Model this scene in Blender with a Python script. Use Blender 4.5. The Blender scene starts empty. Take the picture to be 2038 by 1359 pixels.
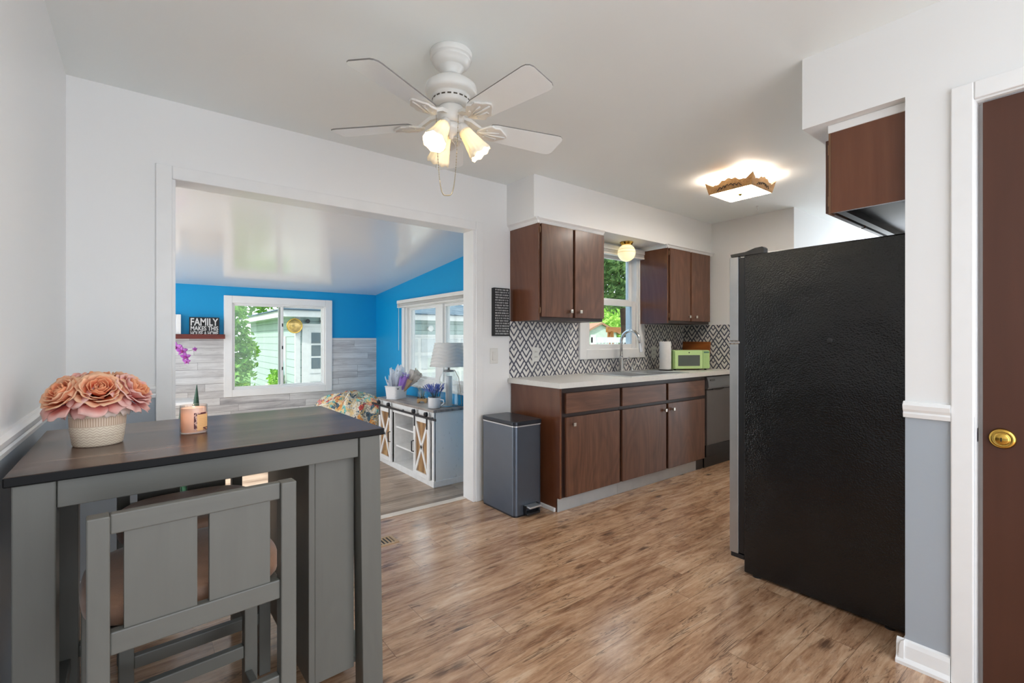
import bpy, bmesh, math, random
from mathutils import Vector, Matrix, Euler
PI = math.pi
R = math.radians
sc = bpy.context.scene
COL = sc.collection
rng = random.Random(7)

# ------------------------------------------------------------------ helpers
def lin(c):
    return tuple((v/12.92 if v <= 0.04045 else ((v+0.055)/1.055)**2.4) for v in c)
def C8(r, g, b):
    return lin((r/255.0, g/255.0, b/255.0)) + (1.0,)

def tag(o, label=None, cat=None, group=None, kind=None):
    if label: o['label'] = label
    if cat: o['category'] = cat
    if group: o['group'] = group
    if kind: o['kind'] = kind
    return o

def thing(name, label, cat, loc=(0, 0, 0), rz=0.0, group=None):
    o = bpy.data.objects.new(name, None)
    o.empty_display_size = 0.05
    COL.objects.link(o)
    o.location = loc
    o.rotation_euler = (0, 0, rz)
    return tag(o, label, cat, group)

def chain_matrix(o):
    m = Matrix.Identity(4)
    while o is not None:
        m = Matrix.LocRotScale(Vector(o.location), o.rotation_euler, Vector(o.scale)) @ m
        o = o.parent
    return m

class MB:
    """collects shapes and links them as ONE mesh object"""
    def __init__(self, xf=None):
        self.bm = bmesh.new(); self.xf = xf
    def _take(self, verts, faces, smooth=False, mi=0):
        vs = [self.bm.verts.new(self.xf(*v) if self.xf else v) for v in verts]
        out = []
        for f in faces:
            try:
                fc = self.bm.faces.new([vs[i] for i in f]); fc.smooth = smooth; fc.material_index = mi; out.append(fc)
            except ValueError:
                pass
        return vs, out
    def box(self, x0, y0, z0, x1, y1, z1, bev=0.0, seg=2, mi=0):
        b = bmesh.new()
        r = bmesh.ops.create_cube(b, size=1.0)
        for v in b.verts:
            v.co = Vector(((x0+x1)/2+v.co.x*(x1-x0), (y0+y1)/2+v.co.y*(y1-y0), (z0+z1)/2+v.co.z*(z1-z0)))
        if bev > 0:
            bmesh.ops.bevel(b, geom=list(b.edges), offset=bev, segments=seg, profile=0.5, affect='EDGES')
        self.merge(b, mi=mi)
        return self
    def merge(self, b, mat=None, smooth=None, mi=0):
        b.verts.index_update()
        vs = []
        for v in b.verts:
            co = mat @ v.co if mat else v.co.copy()
            if self.xf: co = Vector(self.xf(*co))
            vs.append(self.bm.verts.new(co))
        for f in b.faces:
            try:
                nf = self.bm.faces.new([vs[v.index] for v in f.verts])
                nf.smooth = f.smooth if smooth is None else smooth
                nf.material_index = mi
            except ValueError:
                pass
        b.free()
    def lathe(self, prof, c=(0, 0, 0), n=32, axis=None, smooth=True, rad=None, cap=False, mi=0):
        """prof: list of (r, h); axis: matrix 3x3/quaternion turning +Z; rad(theta, r, h) -> r"""
        verts, faces = [], []
        for (r, h) in prof:
            for i in range(n):
                t = 2*PI*i/n
                rr = rad(t, r, h) if rad else r
                p = Vector((rr*math.cos(t), rr*math.sin(t), h))
                if axis is not None: p = axis @ p
                verts.append(tuple(p+Vector(c)))
        for k in range(len(prof)-1):
            for i in range(n):
                j = (i+1) % n
                faces.append((k*n+i, k*n+j, (k+1)*n+j, (k+1)*n+i))
        if cap:
            faces.append(tuple(range(n-1, -1, -1)))
            faces.append(tuple((len(prof)-1)*n+i for i in range(n)))
        self._take(verts, faces, smooth, mi)
        return self
    def cyl(self, a, b, r, r2=None, n=16, smooth=True, mi=0):
        a, b = Vector(a), Vector(b)
        d = b-a
        q = Vector((0, 0, 1)).rotation_difference(d.normalized())
        r2 = r if r2 is None else r2
        return self.lathe([(0.0001, 0), (r, 0), (r, 0.0001), (r2, d.length-0.0001), (r2, d.length), (0.0001, d.length)], a, n, q, smooth, mi=mi)
    def tube(self, pts, r, n=8, taper=None, mi=0):
        pts = [Vector(p) for p in pts]
        verts, faces = [], []
        up = Vector((0, 0, 1)); prev = None
        for i, p in enumerate(pts):
            d = (pts[min(i+1, len(pts)-1)]-pts[max(i-1, 0)]).normalized()
            if prev is None:
                s = d.cross(up)
                if s.length < 0.05: s = d.cross(Vector((0, 1, 0)))
            else:
                s = prev - d*prev.dot(d)
            s.normalize(); prev = s
            t = d.cross(s)
            rr = r*(taper(i/(len(pts)-1)) if taper else 1)
            for k in range(n):
                a = 2*PI*k/n
                verts.append(tuple(p+(s*math.cos(a)+t*math.sin(a))*rr))
        for i in range(len(pts)-1):
            for k in range(n):
                j = (k+1) % n
                faces.append((i*n+k, i*n+j, (i+1)*n+j, (i+1)*n+k))
        faces.append(tuple(range(n-1, -1, -1)))
        faces.append(tuple((len(pts)-1)*n+k for k in range(n)))
        self._take(verts, faces, True, mi)
        return self
    def prism(self, poly, lo, hi, axis='z', bev=0.0, mi=0):
        """poly: 2D outline; extruded lo..hi along axis. axis z:(x,y) y:(x,z) x:(y,z)"""
        def at(p, h):
            return {'z': (p[0], p[1], h), 'y': (p[0], h, p[1]), 'x': (h, p[0], p[1])}[axis]
        b = bmesh.new()
        A = [b.verts.new(at(p, lo)) for p in poly]
        B = [b.verts.new(at(p, hi)) for p in poly]
        n = len(poly)
        fa = b.faces.new(A); fb = b.faces.new(B)
        for i in range(n):
            b.faces.new((A[i], A[(i+1) % n], B[(i+1) % n], B[i]))
        bmesh.ops.recalc_face_normals(b, faces=list(b.faces))
        if bev > 0:
            es = [e for e in b.edges if e in fa.edges or e in fb.edges] if False else list(set(list(fa.edges)+list(fb.edges)))
            bmesh.ops.bevel(b, geom=es, offset=bev, segments=2, profile=0.5, affect='EDGES')
        self.merge(b, mi=mi)
        return self
    def ball(self, c, r, sub=2, sx=1, sy=1, sz=1, mi=0):
        b = bmesh.new()
        bmesh.ops.create_icosphere(b, subdivisions=sub, radius=r)
        for v in b.verts:
            v.co = Vector((c[0]+v.co.x*sx, c[1]+v.co.y*sy, c[2]+v.co.z*sz))
        self.merge(b, smooth=True, mi=mi)
        return self
    def grid(self, fn, nu, nv, smooth=True, closed_u=False, mi=0):
        verts, faces = [], []
        for j in range(nv+1):
            for i in range(nu if closed_u else nu+1):
                verts.append(tuple(fn(i/nu, j/nv)))
        w = nu if closed_u else nu+1
        for j in range(nv):
            for i in range(nu):
                i2 = (i+1) % w if closed_u else i+1
                faces.append((j*w+i, j*w+i2, (j+1)*w+i2, (j+1)*w+i))
        self._take(verts, faces, smooth, mi)
        return self
    def build(self, name, mats, parent=None, local=False, recalc=True, solid=None, bevel=None, subsurf=0, kind=None):
        if recalc:
            bmesh.ops.recalc_face_normals(self.bm, faces=list(self.bm.faces))
        if parent is not None and not local:
            inv = chain_matrix(parent).inverted()
            for v in self.bm.verts: v.co = inv @ v.co
        me = bpy.data.meshes.new(name)
        self.bm.to_mesh(me); self.bm.free()
        for m in (mats if isinstance(mats, (list, tuple)) else [mats]):
            me.materials.append(m)
        o = bpy.data.objects.new(name, me)
        COL.objects.link(o)
        if parent is not None: o.parent = parent
        if solid:
            md = o.modifiers.new('solid', 'SOLIDIFY'); md.thickness = solid; md.offset = 0
        if subsurf:
            md = o.modifiers.new('sub', 'SUBSURF'); md.levels = subsurf; md.render_levels = subsurf
        if kind: o['kind'] = kind
        return o

def copy_tree(o, parent=None):
    c = o.copy(); COL.objects.link(c); c.parent = parent
    for ch in list(o.children): copy_tree(ch, c)
    return c

def struct(name, mb, mat):
    return mb.build(name, mat, kind='structure')

# ------------------------------------------------------------------ materials
class NT:
    def __init__(self, name):
        self.m = bpy.data.materials.new(name); self.m.use_nodes = True
        self.t = self.m.node_tree; self.t.nodes.clear()
        self.out = self.n('ShaderNodeOutputMaterial')
    def n(self, typ, **kw):
        nd = self.t.nodes.new(typ)
        for k, v in kw.items(): setattr(nd, k, v)
        return nd
    def l(self, a, b): self.t.links.new(a, b)
    def math(self, op, a, b=None, clamp=False):
        nd = self.n('ShaderNodeMath', operation=op); nd.use_clamp = clamp
        for i, v in enumerate((a, b)):
            if v is None: continue
            if isinstance(v, (int, float)): nd.inputs[i].default_value = v
            else: self.l(v, nd.inputs[i])
        return nd.outputs[0]
    def mix(self, fac, a, b, blend='MIX'):
        nd = self.n('ShaderNodeMix', data_type='RGBA', blend_type=blend)
        for i, v in ((0, fac), (6, a), (7, b)):
            if isinstance(v, (int, float)): nd.inputs[i].default_value = v
            elif isinstance(v, tuple): nd.inputs[i].default_value = v
            else: self.l(v, nd.inputs[i])
        return nd.outputs[2]
    def ramp(self, fac, stops, interp='LINEAR'):
        nd = self.n('ShaderNodeValToRGB'); cr = nd.color_ramp; cr.interpolation = interp
        while len(cr.elements) < len(stops): cr.elements.new(0.5)
        for e, (p, c) in zip(cr.elements, stops):
            e.position = p; e.color = c if isinstance(c, tuple) else (c, c, c, 1)
        self.l(fac, nd.inputs[0])
        return nd.outputs[0]
    def coords(self, scale=(1, 1, 1), world=False, rot=(0, 0, 0)):
        if world: src = self.n('ShaderNodeNewGeometry').outputs['Position']
        else: src = self.n('ShaderNodeTexCoord').outputs['Object']
        mp = self.n('ShaderNodeMapping'); mp.inputs['Scale'].default_value = scale; mp.inputs['Rotation'].default_value = rot
        self.l(src, mp.inputs[0])
        return mp.outputs[0]
    def noise(self, vec, scale=5, detail=4, rough=0.55, dist=0.0):
        nd = self.n('ShaderNodeTexNoise')
        nd.inputs['Scale'].default_value = scale; nd.inputs['Detail'].default_value = detail
        nd.inputs['Roughness'].default_value = rough; nd.inputs['Distortion'].default_value = dist
        self.l(vec, nd.inputs['Vector'])
        return nd.outputs[0]
    def principled(self, col, rough=0.5, metal=0.0, spec=0.5, bump=None, bstr=0.1, bdist=0.01, coat=0.0, trans=0.0, ior=1.5, sheen=0.0, emit=None, estr=0.0):
        p = self.n('ShaderNodeBsdfPrincipled')
        for nm, v in (('Base Color', col), ('Roughness', rough), ('Metallic', metal), ('Specular IOR Level', spec),
                      ('Coat Weight', coat), ('Transmission Weight', trans), ('IOR', ior), ('Sheen Weight', sheen)):
            if isinstance(v, (int, float, tuple)): p.inputs[nm].default_value = v
            else: self.l(v, p.inputs[nm])
        p.inputs['Coat Roughness'].default_value = 0.15
        if emit is not None:
            p.inputs['Emission Color'].default_value = emit; p.inputs['Emission Strength'].default_value = estr
        if bump is not None:
            b = self.n('ShaderNodeBump'); b.inputs['Strength'].default_value = bstr; b.inputs['Distance'].default_value = bdist
            self.l(bump, b.inputs['Height']); self.l(b.outputs[0], p.inputs['Normal'])
        self.l(p.outputs[0], self.out.inputs[0])
        return p

def plain(name, col, rough=0.5, metal=0.0, spec=0.5, var=0.06, vscale=8, bscale=0, bstr=0.05, coat=0.0, sheen=0.0, bdist=0.01):
    """single colour with a soft mottle and an optional fine relief"""
    t = NT(name)
    v = t.coords()
    nz = t.noise(v, vscale, 3)
    dark = tuple(c*(1-var) for c in col[:3])+(1,)
    lite = tuple(min(1, c*(1+var)) for c in col[:3])+(1,)
    c = t.ramp(nz, [(0.3, dark), (0.7, lite)])
    bump = t.noise(v, bscale, 2) if bscale else None
    t.principled(c, rough, metal, spec, bump, bstr, bdist, coat, sheen=sheen)
    return t.m

def emissive(name, col, strength, base=None):
    t = NT(name)
    t.principled(base or col, 0.4, emit=col, estr=strength)
    return t.m

def paint(name, col, rough=0.45, lower=None, zcut=0.955, spec=0.4, bstr=0.08):
    t = NT(name)
    v = t.coords(world=True)
    nz = t.noise(v, 1.2, 2)
    c = t.ramp(nz, [(0.3, tuple(x*0.985 for x in col[:3])+(1,)), (0.7, col)])
    if lower:
        sep = t.n('ShaderNodeSeparateXYZ'); t.l(t.n('ShaderNodeNewGeometry').outputs['Position'], sep.inputs[0])
        f = t.math('LESS_THAN', sep.outputs[2], zcut)
        c = t.mix(f, c, lower)
    b = t.noise(v, 90, 2)
    t.principled(c, rough, spec=spec, bump=b, bstr=bstr, bdist=0.002)
    return t.m

def wood(name, dark, mid, light, axis='z', scale=1.0, rough=0.4, coat=0.0, spec=0.4, bstr=0.05, contrast=0.5, knots=False):
    """straight grain running along the given local axis, with cathedral figure"""
    t = NT(name)
    st = {'x': (1.2, 16, 16), 'y': (16, 1.2, 16), 'z': (16, 16, 1.2)}[axis]
    v = t.coords(tuple(s*scale for s in st))
    n1 = t.noise(v, 1.0, 5, 0.6, 0.6)
    v2 = t.coords(tuple(s*scale*4 for s in st))
    n2 = t.noise(v2, 1.5, 3, 0.6)
    v3 = t.coords(tuple((0.9 if s < 2 else 3.2)*scale for s in st))
    w = t.noise(v3, 1.0, 2, 0.5, 0.3)
    rings = t.math('FRACT', t.math('MULTIPLY', w, 13.0))
    rings = t.math('ABSOLUTE', t.math('SUBTRACT', rings, 0.5))
    f = t.math('ADD', t.math('MULTIPLY', n1, 0.62), t.math('MULTIPLY', rings, 0.22))
    f = t.math('ADD', f, t.math('MULTIPLY', n2, 0.22))
    h = contrast*0.35
    c = t.ramp(f, [(0.47-h, dark), (0.5, mid), (0.55+h, light)])
    t.principled(c, rough, spec=spec, bump=n2, bstr=bstr, bdist=0.002, coat=coat)
    return t.m

def planks(name, axes, length, width, cols, gap, rough, stretch=22.0, along=1.0, tone=0.16, world=True, bstr=0.25, gapw=0.0015, knot=0.0, seed=0.0, spec=0.5, fine=1.0):
    """boards running along axes[0]; rows stacked along axes[1]"""
    t = NT(name)
    sep = t.n('ShaderNodeSeparateXYZ')
    if world: t.l(t.n('ShaderNodeNewGeometry').outputs['Position'], sep.inputs[0])
    else: t.l(t.n('ShaderNodeTexCoord').outputs['Object'], sep.inputs[0])
    ix = {'x': 0, 'y': 1, 'z': 2}
    a, b = sep.outputs[ix[axes[0]]], sep.outputs[ix[axes[1]]]
    row = t.math('FLOOR', t.math('DIVIDE', t.math('ADD', b, 10.0), width))
    wn = t.n('ShaderNodeTexWhiteNoise', noise_dimensions='1D'); t.l(t.math('ADD', row, seed), wn.inputs['W'])
    au = t.math('ADD', t.math('DIVIDE', t.math('ADD', a, 20.0), length), wn.outputs['Value'])
    cell = t.math('FLOOR', au)
    fa = t.math('MULTIPLY', t.math('FRACT', au), length)
    fb = t.math('MULTIPLY', t.math('FRACT', t.math('DIVIDE', t.math('ADD', b, 10.0), width)), width)
    wn2 = t.n('ShaderNodeTexWhiteNoise', noise_dimensions='2D')
    cv = t.n('ShaderNodeCombineXYZ'); t.l(cell, cv.inputs[0]); t.l(row, cv.inputs[1]); t.l(cv.outputs[0], wn2.inputs['Vector'])
    rnd = wn2.outputs['Value']
    gapf = t.math('MAXIMUM', t.math('LESS_THAN', fa, gapw), t.math('LESS_THAN', fb, gapw))
    gv = t.n('ShaderNodeCombineXYZ')
    t.l(t.math('ADD', t.math('MULTIPLY', a, along), t.math('MULTIPLY', rnd, 37.0)), gv.inputs[0])
    t.l(t.math('MULTIPLY', b, stretch*0.5), gv.inputs[1]); t.l(t.math('MULTIPLY', rnd, 9.0), gv.inputs[2])
    n1 = t.noise(gv.outputs[0], 1.6, 6, 0.62, 0.8)
    gv2 = t.n('ShaderNodeCombineXYZ')
    t.l(t.math('ADD', t.math('MULTIPLY', a, along), t.math('MULTIPLY', rnd, 11.0)), gv2.inputs[0])
    t.l(t.math('MULTIPLY', b, stretch), gv2.inputs[1]); t.l(t.math('MULTIPLY', rnd, 5.0), gv2.inputs[2])
    n2 = t.noise(gv2.outputs[0], 5.0*fine, 5, 0.7, 0.2)
    f = t.math('ADD', t.math('MULTIPLY', n1, 0.72), t.math('MULTIPLY', n2, 0.28))
    f = t.math('ADD', f, t.math('MULTIPLY', t.math('SUBTRACT', rnd, 0.5), tone))
    c = t.ramp(f, cols)
    if knot > 0:
        def vec(sa, sb, sr):
            kv = t.n('ShaderNodeCombineXYZ')
            t.l(t.math('ADD', t.math('MULTIPLY', a, sa), t.math('MULTIPLY', rnd, sr)), kv.inputs[0]); t.l(t.math('MULTIPLY', b, sb), kv.inputs[1]); t.l(t.math('MULTIPLY', rnd, 3.0), kv.inputs[2])
            return kv.outputs[0]
        # blotches of darker and paler heartwood
        bl = t.noise(vec(3.0, 9.0, 17.0), 1.5, 5, 0.7, 0.6)
        c = t.mix(t.math('MULTIPLY', t.ramp(bl, [(0.52, 0.0), (0.70, 1.0)]), knot*0.38), c, t.mix(0.55, gap, cols[1][1]))
        c = t.mix(t.math('MULTIPLY', t.ramp(bl, [(0.30, 1.0), (0.44, 0.0)]), knot*0.35), c, cols[-1][1])
        # knots
        vo = t.n('ShaderNodeTexVoronoi'); vo.inputs['Scale'].default_value = 1.5; t.l(vec(2.0, 4.6, 5.0), vo.inputs['Vector'])
        nk = t.math('ADD', vo.outputs['Distance'], t.math('MULTIPLY', t.math('SUBTRACT', n2, 0.5), 0.35))
        k = t.ramp(nk, [(0.05, 1.0), (0.19, 0.0)])
        c = t.mix(t.math('MULTIPLY', k, knot*0.9), c, gap)
        # thin dark checks that follow the grain
        rd = t.math('ABSOLUTE', t.math('SUBTRACT', t.noise(vec(1.3, 15.0, 23.0), 1.6, 4, 0.6, 0.9), 0.5))
        cr = t.math('MULTIPLY', t.ramp(rd, [(0.004, 1.0), (0.020, 0.0)]), t.ramp(t.noise(vec(2.4, 5.0, 41.0), 1.4, 3, 0.6), [(0.50, 0.0), (0.58, 1.0)]))
        c = t.mix(t.math('MULTIPLY', cr, knot*0.8), c, gap)
        sp_ = t.noise(vec(16.0, 75.0, 7.0), 1.0, 3, 0.7)
        c = t.mix(t.math('MULTIPLY', t.ramp(sp_, [(0.56, 0.0), (0.70, 1.0)]), knot*0.45), c, gap)
    c = t.mix(t.math('MULTIPLY', gapf, 0.75), c, gap)
    hgt = t.math('SUBTRACT', t.math('MULTIPLY', f, 0.4), gapf)
    t.principled(c, rough, bump=hgt, bstr=bstr, bdist=0.002, spec=spec)
    return t.m

def tile_mat(name, ax, a0, z0, pw, ph):
    t = NT(name)
    sep = t.n('ShaderNodeSeparateXYZ'); t.l(t.n('ShaderNodeNewGeometry').outputs['Position'], sep.inputs[0])
    p = t.math('DIVIDE', t.math('SUBTRACT', sep.outputs[0 if ax == 'x' else 1], a0), pw)
    q = t.math('DIVIDE', t.math('SUBTRACT', sep.outputs[2], z0), ph)
    u = t.math('FRACT', t.math('ADD', t.math('ADD', q, p), 40.0)); v = t.math('FRACT', t.math('ADD', t.math('SUBTRACT', q, p), 40.0))
    m = t.math('MINIMUM', u, v); M = t.math('MAXIMUM', u, v)
    f = t.ramp(m, [(0.0, 0.0), (0.045, 1.0), (0.245, 0.0), (0.36, 1.0), (0.585, 0.0), (0.68, 1.0), (0.9, 0.0)], 'CONSTANT')
    f = t.math('MULTIPLY', f, t.math('LESS_THAN', M, 0.93))
    nz = t.noise(t.coords(world=True), 6, 2)
    wh = t.ramp(nz, [(0.3, C8(214, 210, 204)), (0.7, C8(228, 225, 221))])
    c = t.mix(f, C8(66, 68, 84), wh)
    t.principled(c, 0.3, spec=0.5, bump=f, bstr=0.1, bdist=0.001)
    return t.m

def glass_mix(name, tint, base, power, rough):
    """see-through pane: mirror share rises towards grazing view on both faces"""
    t = NT(name)
    tr = t.n('ShaderNodeBsdfTransparent'); tr.inputs[0].default_value = tint
    g = t.n('ShaderNodeBsdfGlossy'); g.inputs['Roughness'].default_value = rough
    lw = t.n('ShaderNodeLayerWeight'); lw.inputs[0].default_value = 0.5
    f = t.math('ADD', t.math('MULTIPLY', t.math('POWER', lw.outputs[1], power), 1.0-base), base)
    mx = t.n('ShaderNodeMixShader'); t.l(f, mx.inputs[0]); t.l(tr.outputs[0], mx.inputs[1]); t.l(g.outputs[0], mx.inputs[2])
    t.l(mx.outputs[0], t.out.inputs[0])
    return t.m
def glass_pane(name):
    return glass_mix(name, (0.78, 0.80, 0.79, 1), 0.03, 5.0, 0.02)
def clear_glass(name, tint=(0.93, 0.96, 0.95, 1), gl=0.25):
    return glass_mix(name, tint, 0.05, 5.0*(1.0-gl), 0.05)

def translucent(name, col, col2=None, fac=0.45, rough=0.4, vs=10):
    t = NT(name)
    nz = t.noise(t.coords(), vs, 3)
    c = t.ramp(nz, [(0.35, col), (0.65, col2 or col)])
    p = t.principled(c, rough)
    tl = t.n('ShaderNodeBsdfTranslucent'); t.l(c, tl.inputs[0])
    mx = t.n('ShaderNodeMixShader'); mx.inputs[0].default_value = fac
    t.l(p.outputs[0], mx.inputs[1]); t.l(tl.outputs[0], mx.inputs[2]); t.l(mx.outputs[0], t.out.inputs[0])
    return t.m

WHITE = C8(235, 235, 234)
m_wall = paint('wall_paint', WHITE)
m_wall2 = paint('wall_paint_two_tone', WHITE, lower=C8(168, 176, 184), zcut=0.95, rough=0.33)
m_blue = paint('blue_paint', C8(0, 154, 212), rough=0.5)
m_ceil = paint('ceiling_paint', C8(240, 245, 244), rough=0.55)
m_ceil_gloss = paint('sunroom_ceiling_paint', C8(238, 238, 238), rough=0.14, spec=0.85, bstr=0.03)
m_trim = plain('white_trim', C8(236, 236, 235), 0.35, var=0.02)
m_casing = plain('casing_white', C8(234, 234, 233), 0.35, var=0.02)
m_floor = planks('plank_floor', ('x', 'y'), 1.22, 0.152,
                 [(0.29, C8(112, 79, 57)), (0.40, C8(154, 115, 86)), (0.50, C8(184, 145, 113)), (0.60, C8(203, 168, 136)), (0.72, C8(221, 192, 165))],
                 C8(62, 43, 32), 0.19, knot=0.8, spec=1.0, along=1.8, tone=0.08)
m_floor_greyed = planks('plank_floor_greyed', ('x', 'y'), 1.22, 0.152,  # same boards as the kitchen, daylight greying put into the colour
                  [(0.30, C8(120, 100, 84)), (0.45, C8(160, 138, 118)), (0.55, C8(182, 160, 140)), (0.7, C8(204, 184, 164))],
                  C8(90, 72, 58), 0.3, knot=0.3, seed=3)
m_plankwall = planks('whitewashed_planks', ('x', 'z'), 0.75, 0.083,
                     [(0.28, C8(150, 148, 150)), (0.42, C8(190, 188, 188)), (0.55, C8(212, 211, 210)), (0.7, C8(228, 228, 228))],
                     C8(110, 108, 108), 0.6, stretch=18, knot=0.22, gapw=0.003, spec=0.3)
m_cab = wood('cabinet_walnut', C8(62, 38, 28), C8(102, 67, 49), C8(136, 94, 68), 'z', 1.0, 0.36, coat=0.15, contrast=0.75)
m_cab_h = wood('cabinet_walnut_cross', C8(62, 38, 28), C8(102, 67, 49), C8(136, 94, 68), 'x', 1.0, 0.36, coat=0.15, contrast=0.75)
m_cab_side = wood('cabinet_side', C8(84, 48, 31), C8(104, 62, 41), C8(124, 79, 53), 'z', 0.6, 0.22, coat=0.4, contrast=1.2)
m_cab_dark = plain('cabinet_frame_dark', C8(44, 26, 21), 0.4)
m_cab_in = plain('cabinet_inside', C8(24, 19, 18), 0.35)
m_nickel = plain('brushed_nickel', C8(205, 200, 190), 0.25, 1.0)
m_brass = plain('polished_brass', C8(212, 172, 84), 0.16, 1.0)
m_chrome = plain('chrome', C8(205, 205, 205), 0.14, 1.0)
m_steel = plain('stainless_steel', C8(214, 214, 214), 0.36, 0.9)
m_steel_door = plain('door_edge_steel', C8(176, 176, 176), 0.35, 0.85)
m_black = plain('black_plastic', C8(22, 22, 24), 0.35)
m_black_metal = plain('black_iron', C8(30, 30, 36), 0.5)
m_counter = plain('white_laminate', C8(222, 219, 213), 0.32, var=0.03, vscale=40)
m_tile_b = tile_mat('chevron_tile_back', 'x', 2.335, 1.024, 0.127, 0.173)
m_tile_e = tile_mat('chevron_tile_end', 'y', 2.572, 0.951, 0.122, 0.171)
m_toe = plain('grey_toe_kick', C8(176, 176, 174), 0.5)
m_glass = glass_pane('window_glass')
m_clear = clear_glass('clear_glass')
m_grey_paint = wood('grey_painted_wood', C8(94, 93, 88), C8(103, 102, 96), C8(109, 108, 102), 'z', 1.0, 0.42, contrast=1.6, bstr=0.04)
m_grey_paint_x = wood('grey_painted_rail', C8(94, 93, 88), C8(103, 102, 96), C8(109, 108, 102), 'x', 1.0, 0.42, contrast=1.6, bstr=0.04)
m_tabletop = planks('table_boards', ('x', 'y'), 3.0, 0.14,
                    [(0.34, C8(40, 28, 24)), (0.45, C8(76, 56, 46)), (0.55, C8(98, 74, 61)), (0.66, C8(128, 102, 86))],
                    C8(22, 15, 13), 0.26, stretch=34, world=False, bstr=0.0, spec=0.34, gapw=0.003, knot=0.35)
m_top_edge = plain('table_edge', C8(9, 8, 9), 0.5, spec=0.2)
m_cushion = plain('brown_microfibre', C8(150, 112, 88), 0.55, var=0.15, vscale=14, bscale=260, bstr=0.12, sheen=0.3)

# ------------------------------------------------------------------ camera
cam_d = bpy.data.cameras.new('camera')
cam = bpy.data.objects.new('camera', cam_d); COL.objects.link(cam)
cam.location = (0, 0, 1.217)
yaw = 0.909685
cam.rotation_euler = (PI/2, 0, yaw-PI/2)
cam_d.sensor_width = 36.0; cam_d.sensor_fit = 'HORIZONTAL'
cam_d.lens = 944.12/2038*36.0
cam_d.shift_y = -3.5/2038
cam_d.clip_start = 0.02; cam_d.clip_end = 300
sc.camera = cam

# ------------------------------------------------------------------ setting
XL, YB, XP, XR, ZC = -0.28, 2.985, 2.27, 4.73, 2.438
ZS = -0.1826                       # the sunroom lies one step down
struct('floor', MB().box(-0.42, -2.2, -0.25, 6.62, 3.115, 0.0), m_floor)
struct('floor_sunroom', MB().box(-1.4, 3.115, -0.35, 2.72, 6.56, ZS), m_floor_greyed)
struct('ceiling', MB().box(-0.42, -0.9, ZC, 6.62, 3.115, ZC+0.1), m_ceil)
struct('wall_left', MB().box(-0.40, -1.6, 0, XL, 3.115, ZC), m_wall2)
OX0, OX1, OZ = 0.12, 1.967, 2.047
KX0, KX1, KZ0, KZ1 = 3.15, 3.915, 1.105, 2.07
b = MB()
b.box(XL, YB, 0, OX0, 3.115, ZC)
b.box(OX0, YB, OZ, OX1, 3.115, ZC)
b.box(OX1, YB, 0, KX0, 3.115, ZC)
b.box(KX0, YB, 0, KX1, 3.115, KZ0); b.box(KX0, YB, KZ1, KX1, 3.115, ZC)
b.box(KX1, YB, 0, 4.85, 3.115, ZC)
def two_tone_back():
    t = NT('wall_back_paint')
    sep = t.n('ShaderNodeSeparateXYZ'); t.l(t.n('ShaderNodeNewGeometry').outputs['Position'], sep.inputs[0])
    f = t.math('MULTIPLY', t.math('LESS_THAN', sep.outputs[2], 0.95), t.math('LESS_THAN', sep.outputs[0], 0.1))
    f = t.math('MULTIPLY', f, t.math('LESS_THAN', sep.outputs[1], 3.05))
    c = t.mix(f, WHITE, C8(168, 176, 184))
    t.principled(c, 0.4, spec=0.4, bump=t.noise(t.coords(world=True), 90, 2), bstr=0.08, bdist=0.002)
    return t.m
struct('wall_back', b, two_tone_back())
# right wall with the brown door, seen edge of the galley
DY0, DY1, DZ = -0.52, 0.313, 2.047
b = MB(); b.box(XP, DY1, 0, 2.39, 0.502, ZC); b.box(XP, DY0, DZ, 2.39, DY1, ZC); b.box(XP, DY0-0.12, 0, 2.39, DY0, ZC)
struct('wall_right', b, m_wall2)
struct('wall_near', MB().box(2.39, 0.38, 0, 6.62, 0.502, ZC), m_wall)
struct('wall_end', MB().box(XR, 1.853, 0, 6.5, YB, ZC), m_wall)
struct('ceiling_soffit', MB().box(2.27, 2.655, 2.122, XR, YB, ZC), m_wall)
struct('ceiling_soffit', MB().box(2.2701, 0.5, 2.133, 3.75, 0.856, ZC), m_wall)
# trims
def frame_boxes(mb, ax, plane0, plane1, a0, a1, z0, z1, w, bottom=True, bev=0.004):
    """picture-frame casing: outer rectangle a0..a1,z0..z1, board width w"""
    def bx(p0, p1, q0, q1):
        if ax == 'x': mb.box(p0, plane0, q0, p1, plane1, q1, bev)
        else: mb.box(plane0, p0, q0, plane1, p1, q1, bev)
    bx(a0, a0+w, z0, z1); bx(a1-w, a1, z0, z1); bx(a0+w, a1-w, z1-w, z1)
    if bottom: bx(a0+w, a1-w, z0, z0+w)
b = MB(); frame_boxes(b, 'x', YB-0.012, YB, 0.05, 2.04, 0.0, 2.106, 0.068, bottom=False)
# jamb lining of the wide opening
b.box(OX0-0.001, YB+0.001, 0, OX0+0.012, 3.125, OZ-0.008); b.box(OX1-0.012, YB+0.001, 0, OX1+0.001, 3.125, OZ-0.008)
b.box(OX0-0.001, YB+0.001, OZ-0.008, OX1+0.001, 3.125, OZ+0.004)
struct('trim_1', b, m_casing)
def rail_prof(mb, ax, wall, sgn, a0, a1, z0=0.925):
    pr = [(0, 0), (0.010, 0.002), (0.013, 0.016), (0.009, 0.022), (0.016, 0.032), (0.020, 0.048), (0.014, 0.054), (0.010, 0.060), (0, 0.062)]
    if ax == 'y': mb.prism([(wall+sgn*p, z0+q) for p, q in pr], a0, a1, 'y')
    else: mb.prism([(wall+sgn*p, z0+q) for p, q in pr], a0, a1, 'x')
b = MB(); rail_prof(b, 'y', XL, 1, -1.6, YB-0.02); struct('trim_2', b, m_trim)          # left wall chair rail
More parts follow.
